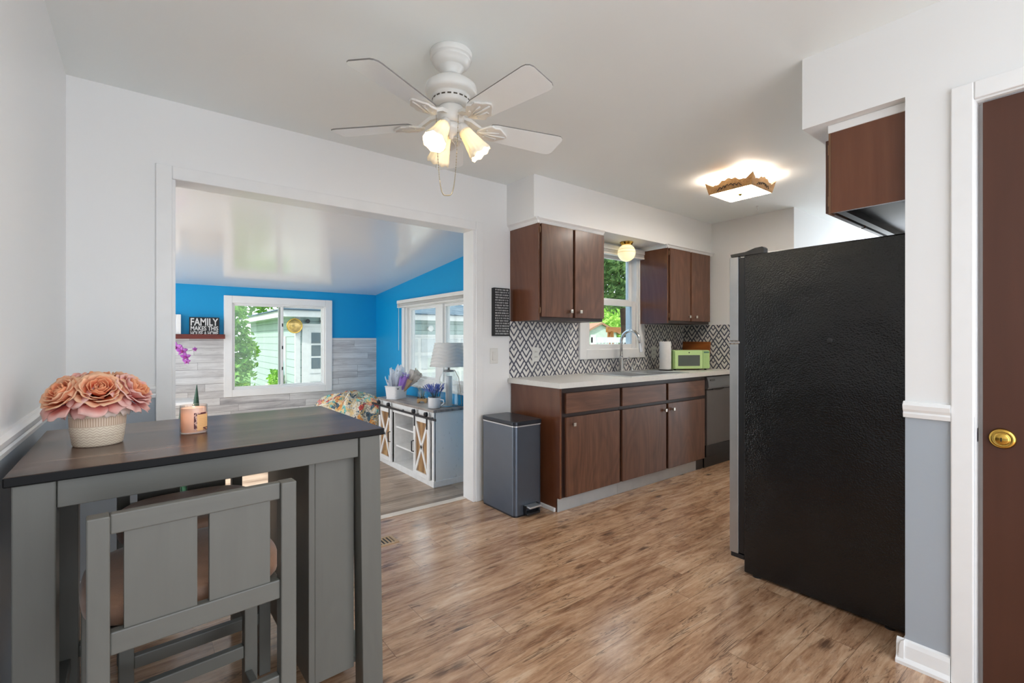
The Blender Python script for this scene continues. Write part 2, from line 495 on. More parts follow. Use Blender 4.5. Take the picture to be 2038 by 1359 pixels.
b = MB(); rail_prof(b, 'x', YB, -1, XL, 0.05); struct('trim_3', b, m_trim)              # back wall chair rail
b = MB(); rail_prof(b, 'y', XP, -1, 0.373, 0.506); struct('trim_4', b, m_trim)          # pillar chair rail
b = MB(); frame_boxes(b, 'y', XP-0.012, XP, DY0-0.06, DY1+0.060, 0.0, DZ+0.060, 0.060, bottom=False)
b.box(XP+0.001, DY1-0.004, 0, 2.389, DY1+0.01, DZ-0.006); b.box(XP+0.001, DY0, DZ-0.006, 2.389, DY1+0.01, DZ+0.008)
b.box(XP+0.055, DY1-0.016, 0, XP+0.075, DY1, DZ)
struct('trim_5', b, m_trim)
bp = [(0, 0), (0.026, 0), (0.026, 0.012), (0.016, 0.026), (0.013, 0.07), (0.008, 0.085), (0, 0.09)]
b = MB(); b.prism([(XP-p, q) for p, q in bp], 0.374, 0.526, 'y'); b.prism([(0.502+p, q) for p, q in bp], XP-0.02, 2.40, 'x')
struct('baseboard_right', b, m_trim)
b = MB(); b.prism([(XL+p, q) for p, q in bp], -1.6, YB, 'y'); struct('baseboard_left', b, m_trim)
b = MB(); b.prism([(YB-p, q) for p, q in bp], XL+0.01, 0.05, 'x'); struct('baseboard_back', b, m_trim)
# small mouldings between cabinets and soffits
def mould(name, xa, xb, yf, zb, zt):
    b = MB()
    pr = [(0, zb), (-0.008, zb), (-0.020, zb+0.022), (-0.034, zt-0.006), (-0.034, zt), (0, zt)]
    b.prism([(yf+p, q) for p, q in pr], xa-0.02, xb, 'x')
    b.prism([(xa+p, q) for p, q in pr], yf-0.02, YB, 'y')
    struct(name, b, m_trim)
mould('trim_6', 2.305, 3.02, 2.655, 2.080, 2.122)
mould('trim_7', 3.93, 4.728, 2.655, 2.090, 2.122)
b = MB(); b.box(2.315, 0.503, 2.098, 3.25, 0.775, 2.133, 0.004); struct('trim_8', b, m_trim)
struct('trim_9', MB().box(OX0+0.012, 3.078, 0.0, OX1-0.012, 3.135, 0.007, 0.002), plain('threshold_strip', C8(222, 210, 196), 0.4))
# backsplash tiles
b = MB(); b.box(2.295, YB-0.008, 0.914, 3.065, YB, 1.372); b.box(3.065, YB-0.008, 0.914, 3.997, YB, 1.05); b.box(3.997, YB-0.008, 0.914, XR, YB, 1.372)
struct('wall_back_tiles', b, m_tile_b)
struct('wall_end_tiles', MB().box(XR-0.008, 2.385, 0.914, XR, YB-0.008, 1.372), m_tile_e)

# brown flush door in the right wall
m_door = wood('door_mahogany', C8(66, 38, 26), C8(78, 46, 33), C8(92, 56, 41), 'z', 0.5, 0.42, contrast=1.4, coat=0.1)
d = thing('door_1', 'brown flush wooden door with a brass deadbolt in the white right wall', 'door', (XP+0.05, -0.1, 0))
d['kind'] = 'structure'
MB().box(XP+0.018, DY0+0.01, 0.008, XP+0.053, DY1-0.018, DZ-0.012, 0.002).build('door_leaf', m_door, d)
axx = Vector((0, 0, 1)).rotation_difference(Vector((-1, 0, 0)))
b = MB().lathe([(0.0001, 0), (0.033, 0), (0.034, 0.004), (0.030, 0.010), (0.022, 0.013), (0.0205, 0.011), (0.0195, 0.018), (0.015, 0.021), (0.0001, 0.0215)], (XP+0.0175, 0.247, 0.884), 40, axx)
lk = b.build('deadbolt', m_brass, d); lk['label'] = 'polished brass deadbolt'
MB().box(XP-0.006, 0.2465, 0.876, XP-0.003, 0.2495, 0.889).build('keyhole', m_black, lk)
MB().box(XP+0.02, DY1-0.004, 0.86, XP+0.045, DY1-0.001, 0.91, 0.001).build('strike_plate', m_nickel, d)

# sunroom shell
YW, XB = 6.43, 2.58
BX0, BX1, BZ0, BZ1 = 0.815, 1.895, 0.62, 1.66
b = MB()
b.box(-1.4, YW, -0.35, BX0, 6.56, 2.0); b.box(BX1, YW, -0.35, 2.72, 6.56, 2.0)
b.box(BX0, YW, -0.35, BX1, 6.56, BZ0); b.box(BX0, YW, BZ1, BX1, 6.56, 2.0)
struct('wall_sunroom_back', b, m_blue)
SY0, SY1, SZ0, SZ1 = 3.98, 5.46, 0.73, 1.64
b = MB()
b.box(XB, 3.115, -0.35, 2.70, SY0, 2.3); b.box(XB, SY1, -0.35, 2.70, YW, 2.3)
b.box(XB, SY0, -0.35, 2.70, SY1, SZ0); b.box(XB, SY0, SZ1, 2.70, SY1, 2.3)
struct('wall_sunroom_right', b, m_blue)
b = MB(); b.box(-1.4, 5.9, -0.35, -1.28, 6.43, 1.86); b.box(-1.4, 2.985, -0.35, -0.4, 3.115, 2.3)
struct('wall_sunroom_left', b, m_wall)
def zceil(y): return 1.842+(YW-y)*0.0985
b = MB(); b.prism([(3.115, zceil(3.115)), (6.56, zceil(6.56)), (6.56, zceil(6.56)+0.2), (3.115, zceil(3.115)+0.2)], -1.4, 2.72, 'x')
struct('ceiling_sunroom', b, m_ceil_gloss)
b = MB()
b.box(-1.27, YW-0.018, ZS, 0.745, YW, 1.240); b.box(1.965, YW-0.018, ZS, XB, YW, 1.240); b.box(0.745, YW-0.018, ZS, 1.965, YW, 0.552)
struct('wall_sunroom_planks', b, m_plankwall)
b = MB(); b.box(XB-0.014, 3.13, ZS, XB, YW-0.02, ZS+0.09, 0.003); struct('baseboard_sunroom', b, m_trim)

# windows ------------------------------------------------------------
def xbox(mb, x0, z0, x1, z1, y0, y1, bev=0.003): mb.box(x0, y0, z0, x1, y1, z1, bev)
m_vinyl = plain('white_vinyl', C8(232, 232, 231), 0.3, var=0.02)
# window_1: sliding window in the sunroom back wall
w = thing('window_1', 'white sliding window in the blue and planked far wall', 'window', (1.355, YW, 0.545)); w['kind'] = 'structure'
b = MB(); frame_boxes(b, 'x', YW-0.032, YW+0.001, 0.742, 1.972, 0.545, 1.735, 0.085)
b.build('window_casing', m_trim, w)
b = MB(); frame_boxes(b, 'x', YW-0.012, 6.55, 0.815, 1.895, 0.62, 1.66, 0.028); b.build('window_frame', m_vinyl, w)
b = MB(); frame_boxes(b, 'x', YW-0.008, YW+0.03, 0.825, 1.385, 0.632, 1.650, 0.030); s1 = b.build('sash', m_vinyl, w)
MB().box(0.853, YW+0.008, 0.66, 1.357, YW+0.013, 1.622).build('pane', m_glass, s1)
b = MB(); frame_boxes(b, 'x', YW+0.04, YW+0.07, 1.335, 1.885, 0.632, 1.650, 0.030); s2 = b.build('sash', m_vinyl, w)
MB().box(1.363, YW+0.052, 0.66, 1.857, YW+0.057, 1.622).build('pane', m_glass, s2)
for zz in (0.86, 1.12, 1.40):
    b = MB(); b.box(1.365, YW-0.016, zz-0.02, 1.378, YW-0.007, zz+0.02, 0.002); b.build('window_latch', m_black_metal, w)
# window_2: pair window in the blue side wall
w = thing('window_2', 'white twin window with raised blind in the blue side wall behind the lamp', 'window', (XB, 4.72, 0.68)); w['kind'] = 'structure'
b = MB(); frame_boxes(b, 'y', XB-0.022, XB+0.001, 3.92, 5.545, 0.668, 1.70, 0.075); b.build('window_casing', m_trim, w)
b = MB(); frame_boxes(b, 'y', XB-0.01, 2.69, SY0, SY1, SZ0, SZ1, 0.03); b.box(XB+0.005, 4.56, SZ0, 2.68, 4.72, SZ1, 0.004); b.build('window_frame', m_vinyl, w)
for (a0, a1) in ((4.71, 5.44), (4.0, 4.58)):
    b = MB(); frame_boxes(b, 'y', XB+0.03, XB+0.065, a0, a1, SZ0+0.02, SZ1-0.02, 0.038); s = b.build('sash', m_vinyl, w)
    MB().box(XB+0.045, a0+0.03, SZ0+0.05, XB+0.05, a1-0.03, SZ1-0.05).build('pane', m_glass, s)
MB().box(XB-0.055, 3.90, 0.66, XB, 5.56, 0.685, 0.004).build('window_sill', m_trim, w)
# window_3: double-hung kitchen window
w = thing('window_3', 'white double hung window above the kitchen sink', 'window', (3.53, YB, 1.05)); w['kind'] = 'structure'
b = MB(); frame_boxes(b, 'x', YB-0.03, YB+0.001, 3.065, 3.997, 1.04, 2.122, 0.088); b.build('window_casing', m_trim, w)
b = MB(); frame_boxes(b, 'x', YB-0.012, 3.11, KX0, KX1, KZ0, KZ1, 0.028); b.build('window_frame', m_vinyl, w)
b = MB(); frame_boxes(b, 'x', YB+0.005, YB+0.035, 3.172, 3.893, 1.12, 1.60, 0.055); s = b.build('lower_sash', m_vinyl, w)
MB().box(3.22, YB+0.018, 1.165, 3.845, YB+0.023, 1.555).build('pane', m_glass, s)
b = MB(); frame_boxes(b, 'x', YB+0.05, YB+0.08, 3.172, 3.893, 1.565, 2.05, 0.05); s = b.build('upper_sash', m_vinyl, w)
MB().box(3.215, YB+0.062, 1.61, 3.85, YB+0.067, 2.01).build('pane', m_glass, s)

# raised blinds
m_blind = plain('blind_white', C8(230, 228, 224), 0.4, var=0.03)
def blind(name, label, ax, p0, p1, a0, a1, zt, n, cord=0.0):
    t = thing(name, label, 'blind', ((a0+a1)/2 if ax == 'x' else (p0+p1)/2, (p0+p1)/2 if ax == 'x' else (a0+a1)/2, zt-0.1))
    def bx(mb, q0, q1, z0, z1, bev=0.002):
        if ax == 'x': mb.box(a0, q0, z0, a1, q1, z1, bev)
        else: mb.box(q0, a0, z0, q1, a1, z1, bev)
    b = MB(); bx(b, p0, p1, zt-0.04, zt); b.build('headrail', m_blind, t)
    b = MB()
    for i in range(n): bx(b, p0+0.006, p1-0.004, zt-0.044-0.006*i-0.0035, zt-0.044-0.006*i, 0)
    b.build('slats', m_blind, t)
    b = MB(); z = zt-0.044-0.006*n; bx(b, p0+0.004, p1-0.002, z-0.016, z); b.build('bottom_rail', m_blind, t)
    if cord:
        b = MB()
        pt = (lambda z: (a1-0.05, p0, z)) if ax == 'x' else (lambda z: (p0, a1-0.06, z))
        b.tube([pt(zt-0.03), pt(zt-cord)], 0.003, 6); b.build('lift_cord', m_blind, t)
    return t
blind('window_blind', 'white slatted blind pulled up to the top of the side window', 'y', XB-0.075, XB-0.024, 3.90, 5.57, 1.705, 5, 0.62)
blind('window_blind', 'white blind pulled up at the top of the kitchen window', 'x', YB-0.085, YB-0.033, 3.10, 3.965, 2.095, 4)

# ------------------------------------------------------------------ kitchen: base cabinets
def knob(parent, x, y, z, m=None):
    """square faceted knob standing off a door front that faces -Y"""
    b = MB(); b.cyl((x, y, z), (x, y-0.014, z), 0.006, n=10)
    b.box(x-0.013, y-0.026, z-0.014, x+0.013, y-0.013, z+0.014, 0.004)
    k = b.build('knob', m or m_nickel, parent); return k
def hinge(parent, x, y, z):
    b = MB(); b.box(x-0.004, y-0.006, z-0.022, x+0.004, y, z+0.022, 0.001); b.cyl((x, y-0.006, z-0.013), (x, y-0.006, z+0.013), 0.003, n=8)
    return b.build('hinge', plain('hinge_bronze', C8(150, 118, 92), 0.4, 0.8) if 'hinge_bronze' not in bpy.data.materials else bpy.data.materials['hinge_bronze'], parent)
YF = 2.42
# single cabinet at the left end
c1 = thing('base_cabinet', 'dark walnut base cabinet with one drawer and door at the end behind the step bin', 'cabinet', (2.63, 2.7, 0))
b = MB(); b.box(2.306, YF, 0.098, 2.324, YB-0.01, 0.875); b.box(2.306, 2.445, 0.0, 2.324, YB-0.01, 0.098)
b.build('end_panel', m_cab_side, c1)
b = MB(); b.box(2.324, YF+0.006, 0.098, 2.95, YB-0.01, 0.875); b.build('carcass', m_cab_dark, c1)
dr = MB().box(2.356, YF-0.016, 0.694, 2.937, YF+0.004, 0.839, 0.003).build('drawer', m_cab_h, c1)
do = MB().box(2.356, YF-0.016, 0.104, 2.937, YF+0.004, 0.666, 0.003).build('door', m_cab, c1); knob(do, 2.420, YF-0.016, 0.614)
MB().box(2.306, 2.442, 0.0, 2.95, 2.452, 0.096, 0.001).build('toe_kick', m_toe, c1)
MB().box(2.288, 2.46, 0.0, 2.306, 2.93, 0.028, 0.004).build('shoe_strip', m_trim, c1)
c2 = thing('base_cabinet', 'wider walnut sink cabinet with two drawer fronts and two doors beside the dishwasher', 'cabinet', (3.57, 2.7, 0))
b = MB(); b.box(2.952, YF+0.006, 0.098, 4.195, 2.44, 0.875); b.box(2.952, 2.44, 0.098, 2.97, YB-0.01, 0.875); b.box(4.177, 2.44, 0.098, 4.195, YB-0.01, 0.875); b.box(2.97, 2.44, 0.098, 4.177, YB-0.01, 0.116)
b.build('carcass', m_cab_dark, c2)
for (xa, xb, kx) in ((2.966, 3.55, 3.520), (3.58, 4.165, 3.638)):
    MB().box(xa, YF-0.016, 0.694, xb, YF+0.004, 0.839, 0.003).build('drawer', m_cab_h, c2)
    do = MB().box(xa, YF-0.016, 0.104, xb, YF+0.004, 0.666, 0.003).build('door', m_cab, c2); knob(do, kx, YF-0.016, 0.614)
MB().box(2.952, 2.442, 0.0, 4.075, 2.452, 0.096, 0.001).build('toe_kick', m_toe, c2)
MB().box(4.076, 2.442, 0.0, 4.195, 2.452, 0.096, 0.001).build('toe_kick_end', m_black, c2)
# dishwasher
m_dw = plain('dishwasher_grey', C8(104, 100, 98), 0.33, 0.35, var=0.04)
m_dwp = plain('dishwasher_panel', C8(120, 121, 124), 0.3, 0.35)
dw = thing('dishwasher', 'dark grey dishwasher under the counter next to the refrigerator', 'dishwasher', (4.46, 2.7, 0))
MB().box(4.205, 2.45, 0.02, 4.722, YB-0.02, 0.868).build('body', m_black, dw)
b = MB(); b.box(4.212, 2.408, 0.215, 4.718, 2.45, 0.742, 0.006); b.build('door', m_dw, dw)
b = MB(); b.prism([(2.45, 0.748), (2.402, 0.748), (2.392, 0.77), (2.396, 0.82), (2.412, 0.862), (2.45, 0.862)], 4.212, 4.718, 'x'); p_ = b.build('control_panel', m_dwp, dw)
b = MB(); b.prism([(4.40+0.11*math.cos(a), 0.752-0.02*max(0, math.sin(a)))for a in [PI*i/12 for i in range(13)]], 2.398, 2.404, 'y'); b.build('handle_recess', m_black, p_)
b = MB(); b.box(4.245, 2.3935, 0.826, 4.325, 2.399, 0.840, 0.001); bg = b.build('badge', m_black, p_)
b = MB()
for i in range(7): b.box(4.25+0.010*i, 2.3925, 0.830, 4.2565+0.010*i, 2.394, 0.836)
b.build('badge_lettering', m_dwp, p_)
b = MB(); b.box(4.205, 2.435, 0.0, 4.722, 2.455, 0.10); b.box(4.212, 2.418, 0.10, 4.718, 2.45, 0.212, 0.004)
b.build('kick_panel', m_black, dw)

# countertop with sink cut-out
b = MB(); z0, z1 = 0.877, 0.914
cx0, cx1, cy0, cy1 = 3.135, 3.925, 2.45, 2.905
b.box(2.276, 2.385, z0, cx0, YB-0.009, z1); b.box(cx1, 2.385, z0, XR-0.009, YB-0.009, z1)
b.box(cx0, 2.385, z0, cx1, cy0, z1); b.box(cx0, cy1, z0, cx1, YB-0.009, z1)
ct = b.build('countertop', m_counter); tag(ct, 'white laminate countertop with pale edge over the walnut base cabinets', 'countertop')
b = MB(); t = thing('sink', 'stainless double bowl sink set into the white countertop', 'sink', (3.53, 2.68, 0.90))
b.box(3.115, 2.43, 0.9142, 3.945, 2.462, 0.919, 0.002); b.box(3.115, 2.865, 0.9142, 3.945, 2.93, 0.919, 0.002)
b.box(3.115, 2.462, 0.9142, 3.15, 2.865, 0.919, 0.002); b.box(3.91, 2.462, 0.9142, 3.945, 2.865, 0.919, 0.002); b.box(3.515, 2.462, 0.90, 3.545, 2.865, 0.919, 0.002)
b.build('rim', m_steel, t)
for (xa, xb) in ((3.15, 3.515), (3.545, 3.91)):
    b = MB(); th = 0.004; zb = 0.74
    b.box(xa, 2.462, zb, xb, 2.865, zb+th); b.box(xa, 2.462, zb, xa+th, 2.865, 0.915); b.box(xb-th, 2.462, zb, xb, 2.865, 0.915)
    b.box(xa, 2.462, zb, xb, 2.462+th, 0.915); b.box(xa, 2.865-th, zb, xb, 2.865, 0.915)
    bo = b.build('bowl', m_steel, t)
    MB().cyl(((xa+xb)/2, 2.66, zb+th), ((xa+xb)/2, 2.66, zb+th+0.004), 0.04, n=24).build('drain', m_chrome, bo)
# faucet
t = thing('faucet', 'tall chrome gooseneck faucet behind the sink', 'faucet', (3.56, 2.898, 0.919))
fx, fy = 3.56, 2.898
MB().lathe([(0.0001, 0), (0.028, 0), (0.027, 0.012), (0.021, 0.02), (0.020, 0.13), (0.016, 0.138), (0.0001, 0.138)], (fx, fy, 0.919), 24).build('base', m_chrome, t)
pts = [(fx, fy, 1.04), (fx, fy, 1.195)]+[(fx, fy-0.105+0.105*math.cos(a), 1.195+0.105*math.sin(a)) for a in [PI*i/16 for i in range(1, 15)]]
pts += [(fx, fy-0.218, 1.16)]
MB().tube(pts, 0.0135, 14).build('spout', m_chrome, t)
MB().cyl((fx, fy-0.214, 1.185), (fx, fy-0.228, 1.105), 0.0155, 0.019, 16).build('spray_head', m_chrome, t)
b = MB(); b.cyl((fx+0.018, fy, 1.0), (fx+0.05, fy, 1.0), 0.014, n=16); b.tube([(fx+0.045, fy, 1.0), (fx+0.052, fy-0.02, 1.03), (fx+0.056, fy-0.05, 1.05)], 0.006, 8); b.build('lever', m_chrome, t)
t = thing('soap_dispenser', 'small chrome soap dispenser beside the faucet', 'soap dispenser', (3.72, 2.897, 0.919))
MB().lathe([(0.0001, 0), (0.02, 0), (0.018, 0.01), (0.011, 0.014), (0.010, 0.05), (0.0001, 0.052)], (3.72, 2.897, 0.919), 18).build('base', m_chrome, t)
MB().tube([(3.72, 2.897, 0.965), (3.72, 2.89, 0.988), (3.72, 2.86, 0.992), (3.725, 2.825, 0.985)], 0.006, 8).build('nozzle', m_chrome, t)
# paper towel
t = thing('paper_towel_holder', 'white paper towel roll on a black upright holder by the microwave', 'paper towel', (4.063, 2.758, 0.914))
MB().lathe([(0.0001, 0), (0.068, 0), (0.068, 0.008), (0.056, 0.012), (0.0001, 0.012)], (4.063, 2.758, 0.914), 28).build('base', m_black, t)
MB().lathe([(0.018, 0.0), (0.055, 0.0), (0.056, 0.004), (0.056, 0.268), (0.055, 0.272), (0.018, 0.272), (0.018, 0.0)], (4.055, 2.758, 0.927), 32).build('paper_roll', plain('paper_white', C8(232, 230, 228), 0.8, bscale=120, bstr=0.1), t)
b = MB(); b.cyl((4.055, 2.758, 0.926), (4.055, 2.758, 1.215), 0.006, n=10); b.ball((4.055, 2.758, 1.218), 0.010, 2)
b.tube([(4.127, 2.748, 0.92), (4.127, 2.748, 1.085)], 0.006, 10); b.ball((4.127, 2.748, 1.09), 0.011, 2); b.build('post', m_black, t)
# microwave
ang = math.atan2(-0.18, 0.367)
m_mw = plain('mint_green', C8(178, 212, 140), 0.3, var=0.03)
mw = thing('microwave', 'pale green countertop microwave turned in the counter corner', 'microwave', (4.132, 2.714, 0.914), ang)
mw.scale = (0.965, 0.965, 0.965)
b = MB(); b.box(0.0, 0.006, 0.012, 0.41, 0.176, 0.206, 0.008); b.build('case', m_mw, mw, local=True)
b = MB(); b.box(0.006, -0.014, 0.016, 0.322, 0.006, 0.202, 0.006); dd = b.build('door', plain('mint_door', C8(196, 226, 156), 0.3, var=0.02), mw, local=True)
MB().box(0.042, -0.0165, 0.045, 0.288, -0.0135, 0.156, 0.001).build('door_glass', plain('smoked_glass', C8(84, 92, 84), 0.15), dd, local=True)
MB().cyl((0.165, -0.014, 0.182), (0.165, -0.019, 0.182), 0.006, n=14).build('emblem', m_black, dd, local=True)
pn = MB().box(0.324, -0.012, 0.016, 0.405, 0.006, 0.202, 0.004).build('control_panel', m_mw, mw, local=True)
MB().box(0.336, -0.0135, 0.176, 0.394, -0.0115, 0.192).build('display', plain('clock_display', C8(92, 134, 112), 0.3), pn, local=True)
b = MB()
for r_ in range(5):
    for c_ in range(3): b.box(0.338+0.019*c_, -0.0135, 0.065+0.02*r_, 0.352+0.019*c_, -0.0115, 0.078+0.02*r_)
b.build('buttons', m_mw, pn, local=True)
for (a_, c_) in ((0.03, 0.03), (0.38, 0.03), (0.03, 0.15), (0.38, 0.15)): MB().cyl((a_, c_, 0), (a_, c_, 0.014), 0.012, n=10).build('foot', m_black, mw, local=True)
# board against the tiles
b = MB(); b.prism([(4.669, 0.9145), (4.688, 0.9145), (4.718, 1.196), (4.699, 1.196)], 2.655, 2.972, 'y', bev=0.003)
bo = b.build('cutting_board', wood('honey_wood', C8(126, 66, 26), C8(164, 92, 40), C8(186, 114, 58), 'y', 0.8, 0.35))
tag(bo, 'reddish brown wooden board leaning on the tiles behind the microwave', 'cutting board')
# outlets and switch
m_plate = plain('plate_white', C8(226, 224, 218), 0.35, var=0.02)
def plate(name, label, cat, x, z, yw, sw):
    t = thing(name, label, cat, (x, yw, z-0.058))
    MB().box(x-0.037, yw-0.006, z-0.059, x+0.037, yw, z+0.059, 0.003).build('cover_plate', m_plate, t)
    if sw:
        MB().box(x-0.017, yw-0.011, z-0.033, x+0.017, yw-0.005, z+0.033, 0.002).build('rocker', m_plate, t)
    else:
        for dz in (0.021, -0.021):
            r_ = MB().box(x-0.016, yw-0.009, z+dz-0.0145, x+0.016, yw-0.005, z+dz+0.0145, 0.003).build('socket', m_plate, t)
            b = MB(); b.box(x-0.009, yw-0.0095, z+dz-0.006, x-0.006, yw-0.0085, z+dz+0.007); b.box(x+0.006, yw-0.0095, z+dz-0.006, x+0.009, yw-0.0085, z+dz+0.007)
            b.build('slots', m_black, r_)
plate('wall_outlet', 'white outlet on the tiles under the left wall cabinet', 'outlet', 2.56, 1.096, YB-0.008, False)
plate('wall_outlet', 'white outlet on the tiles right of the faucet', 'outlet', 4.17, 1.088, YB-0.008, False)
plate('light_switch', 'white rocker light switch below the black lettered sign', 'light switch', 2.143, 1.092, YB, True)

# wall cabinets
def wall_cab(label, xa, xb, z0, z1, d1, d2, k1, k2, kz):
    t = thing('wall_cabinet', label, 'cabinet', ((xa+xb)/2, 2.82, z0))
    MB().box(xa, 2.645, z0, xa+0.016, YB-0.002, z1).build('side_panel', m_cab_side, t)
    MB().box(xa+0.016, 2.653, z0+0.002, xb, YB-0.002, z1).build('carcass', m_cab_dark, t)
    for (a, c, kx, hx) in ((d1[0], d1[1], k1, d1[0]-0.008), (d2[0], d2[1], k2, d2[1]+0.006)):
        dd = MB().box(a, 2.632, z0+0.026, c, 2.652, z1-0.004, 0.002).build('door', m_cab, t)
        knob(dd, kx, 2.632, kz)
        for hz in (z0+0.075, z1-0.05): hinge(dd, hx, 2.645, hz)
    return t
wall_cab('walnut two-door wall cabinet left of the kitchen window', 2.302, 3.016, 1.362, 2.084, (2.327, 2.652), (2.676, 3.012), 2.620, 2.722, 1.436)
wall_cab('walnut two-door wall cabinet right of the kitchen window', 3.922, 4.668, 1.374, 2.094, (3.952, 4.292), (4.318, 4.660), 4.262, 4.380, 1.444)
fc = thing('wall_cabinet', 'walnut cabinet mounted above the black refrigerator', 'cabinet', (2.78, 0.63, 1.757))
MB().box(2.318, 0.503, 1.757, 2.334, 0.762, 2.098).build('side_panel', m_cab_side, fc)
MB().box(2.334, 0.503, 1.785, 3.24, 0.745, 2.098).build('carcass', m_cab_in, fc)
b = MB(); b.box(2.334, 0.715, 1.757, 3.24, 0.745, 1.79); b.box(2.334, 0.503, 1.757, 3.24, 0.53, 1.79); b.build('bottom_rail', m_cab_in, fc)
MB().box(2.317, 0.7625, 1.752, 2.36, 0.771, 2.098).build('face_frame', plain('frame_edge', C8(112, 80, 56), 0.4), fc)
for (a, c) in ((2.345, 2.78), (2.80, 3.235)):
    dd = MB().box(a, 0.772, 1.765, c, 0.792, 2.08, 0.002).build('door', m_cab, fc)
    kb = MB(); kb.cyl((c-0.04 if a < 2.5 else a+0.04, 0.792, 1.81), (c-0.04 if a < 2.5 else a+0.04, 0.806, 1.81), 0.006, n=10); kx = c-0.04 if a < 2.5 else a+0.04
    kb.box(kx-0.013, 0.805, 1.797, kx+0.013, 0.818, 1.823, 0.004); kb.build('knob', m_nickel, dd)
for hz in (1.81, 2.03):
    MB().box(2.322, 0.757, hz-0.022, 2.340, 0.776, hz+0.022, 0.001).build('hinge', bpy.data.materials['hinge_bronze'], fc)

# refrigerator
t = NT('fridge_black_textured')
v = t.coords(world=True)
peb = t.noise(v, 140, 1, 0.5)
wav = t.noise(v, 3.2, 2, 0.5)
h_ = t.math('ADD', t.math('MULTIPLY', peb, 0.5), t.math('MULTIPLY', wav, 3.5))
t.principled(C8(14, 14, 15), 0.24, spec=0.52, bump=h_, bstr=0.75, bdist=0.005)
m_fr = t.m
fr = thing('refrigerator', 'black refrigerator with steel-edged doors standing below the walnut cabinet', 'refrigerator', (2.83, 0.88, 0))
# body, with a black disc standing in for the shade of a round dent
b = MB(); b.box(2.463, 0.507, 0.012, 3.20, 1.205, 1.655, 0.006); b.build('body', m_fr, fr)
MB().lathe([(0.012, 0.0), (0.010, 0.002), (0.006, 0.0025), (0.0001, 0.0025)], (2.4635, 0.815, 1.214), 18, axx).build('dent_shade_disc', m_black, fr)
for (a, c) in ((2.49, 0.60), (2.49, 1.15), (3.17, 0.60), (3.17, 1.15)): MB().cyl((a, c, 0), (a, c, 0.013), 0.02, n=12).build('foot', m_black, fr)
MB().box(2.468, 1.205, 0.10, 3.195, 1.235, 1.645, 0.003).build('door_gasket', m_black, fr)
for (z0, z1, nm) in ((1.21, 1.652, 'freezer_door'), (0.095, 1.195, 'fresh_food_door')):
    d_ = MB().box(2.463, 1.235, z0, 3.20, 1.282, z1, 0.004).build(nm, m_steel_door, fr); d_['label'] = 'brushed steel door'
    b = MB(); hz0, hz1 = (z0+0.03, z1-0.06) if nm == 'freezer_door' else (z1-0.55, z1-0.03)
    b.tube([(3.13, 1.282, hz0), (3.13, 1.32, hz0+0.02), (3.13, 1.325, (hz0+hz1)/2), (3.13, 1.32, hz1-0.02), (3.13, 1.282, hz1)], 0.011, 10); b.build('handle', m_steel, d_)
b = MB(); b.prism([(1.14, 1.656), (1.275, 1.654), (1.278, 1.668), (1.20, 1.672), (1.15, 1.686), (1.115, 1.688), (1.107, 1.680), (1.107, 1.656)], 2.466, 2.51, 'x'); b.build('hinge_cover', m_black, fr)
MB().box(2.460, 1.225, 1.197, 2.52, 1.285, 1.208, 0.002).build('middle_hinge', m_chrome, fr)
MB().box(2.468, 1.206, 0.070, 3.195, 1.278, 0.094, 0.004).build('lower_trim', m_black, fr)

# step bin
m_bin = plain('graphite_metal', C8(98, 107, 120), 0.32, 0.7, var=0.03)
m_bin_lid = plain('graphite_lid', C8(58, 62, 70), 0.28, 0.6, var=0.03)
tb = thing('trash_can', 'tall dark grey step bin with pedal beside the walnut cabinet end', 'trash can', (2.115, 2.73, 0))
def rrect(x0, y0, x1, y1, r, n=6):
    P = []
    for (cx_, cy_, a0) in ((x1-r, y1-r, 0), (x0+r, y1-r, PI/2), (x0+r, y0+r, PI), (x1-r, y0+r, 1.5*PI)):
        for i in range(n+1):
            a = a0+PI/2*i/n; P.append((cx_+r*math.cos(a), cy_+r*math.sin(a)))
    return P
MB().prism(rrect(1.996, 2.535, 2.243, 2.932, 0.028), 0.012, 0.618, 'z').build('body', m_bin, tb)
MB().prism(rrect(1.998, 2.537, 2.241, 2.930, 0.028), 0.0, 0.012, 'z').build('base_ring', m_black, tb)
MB().prism(rrect(1.993, 2.532, 2.246, 2.935, 0.030), 0.618, 0.626, 'z').build('rim', plain('rim_silver', C8(200, 202, 206), 0.3, 0.6), tb)
MB().prism(rrect(1.990, 2.529, 2.249, 2.938, 0.032), 0.627, 0.655, 'z', bev=0.006).build('lid', m_bin_lid, tb)
b = MB(); b.box(2.07, 2.49, 0.012, 2.19, 2.54, 0.03, 0.006); b.box(2.068, 2.505, 0.03, 2.074, 2.54, 0.075); b.box(2.186, 2.505, 0.03, 2.192, 2.54, 0.075); b.build('pedal', m_black, tb)
MB().box(2.076, 2.47, 0.062, 2.184, 2.535, 0.074, 0.004).build('pedal_plate', m_steel, tb)

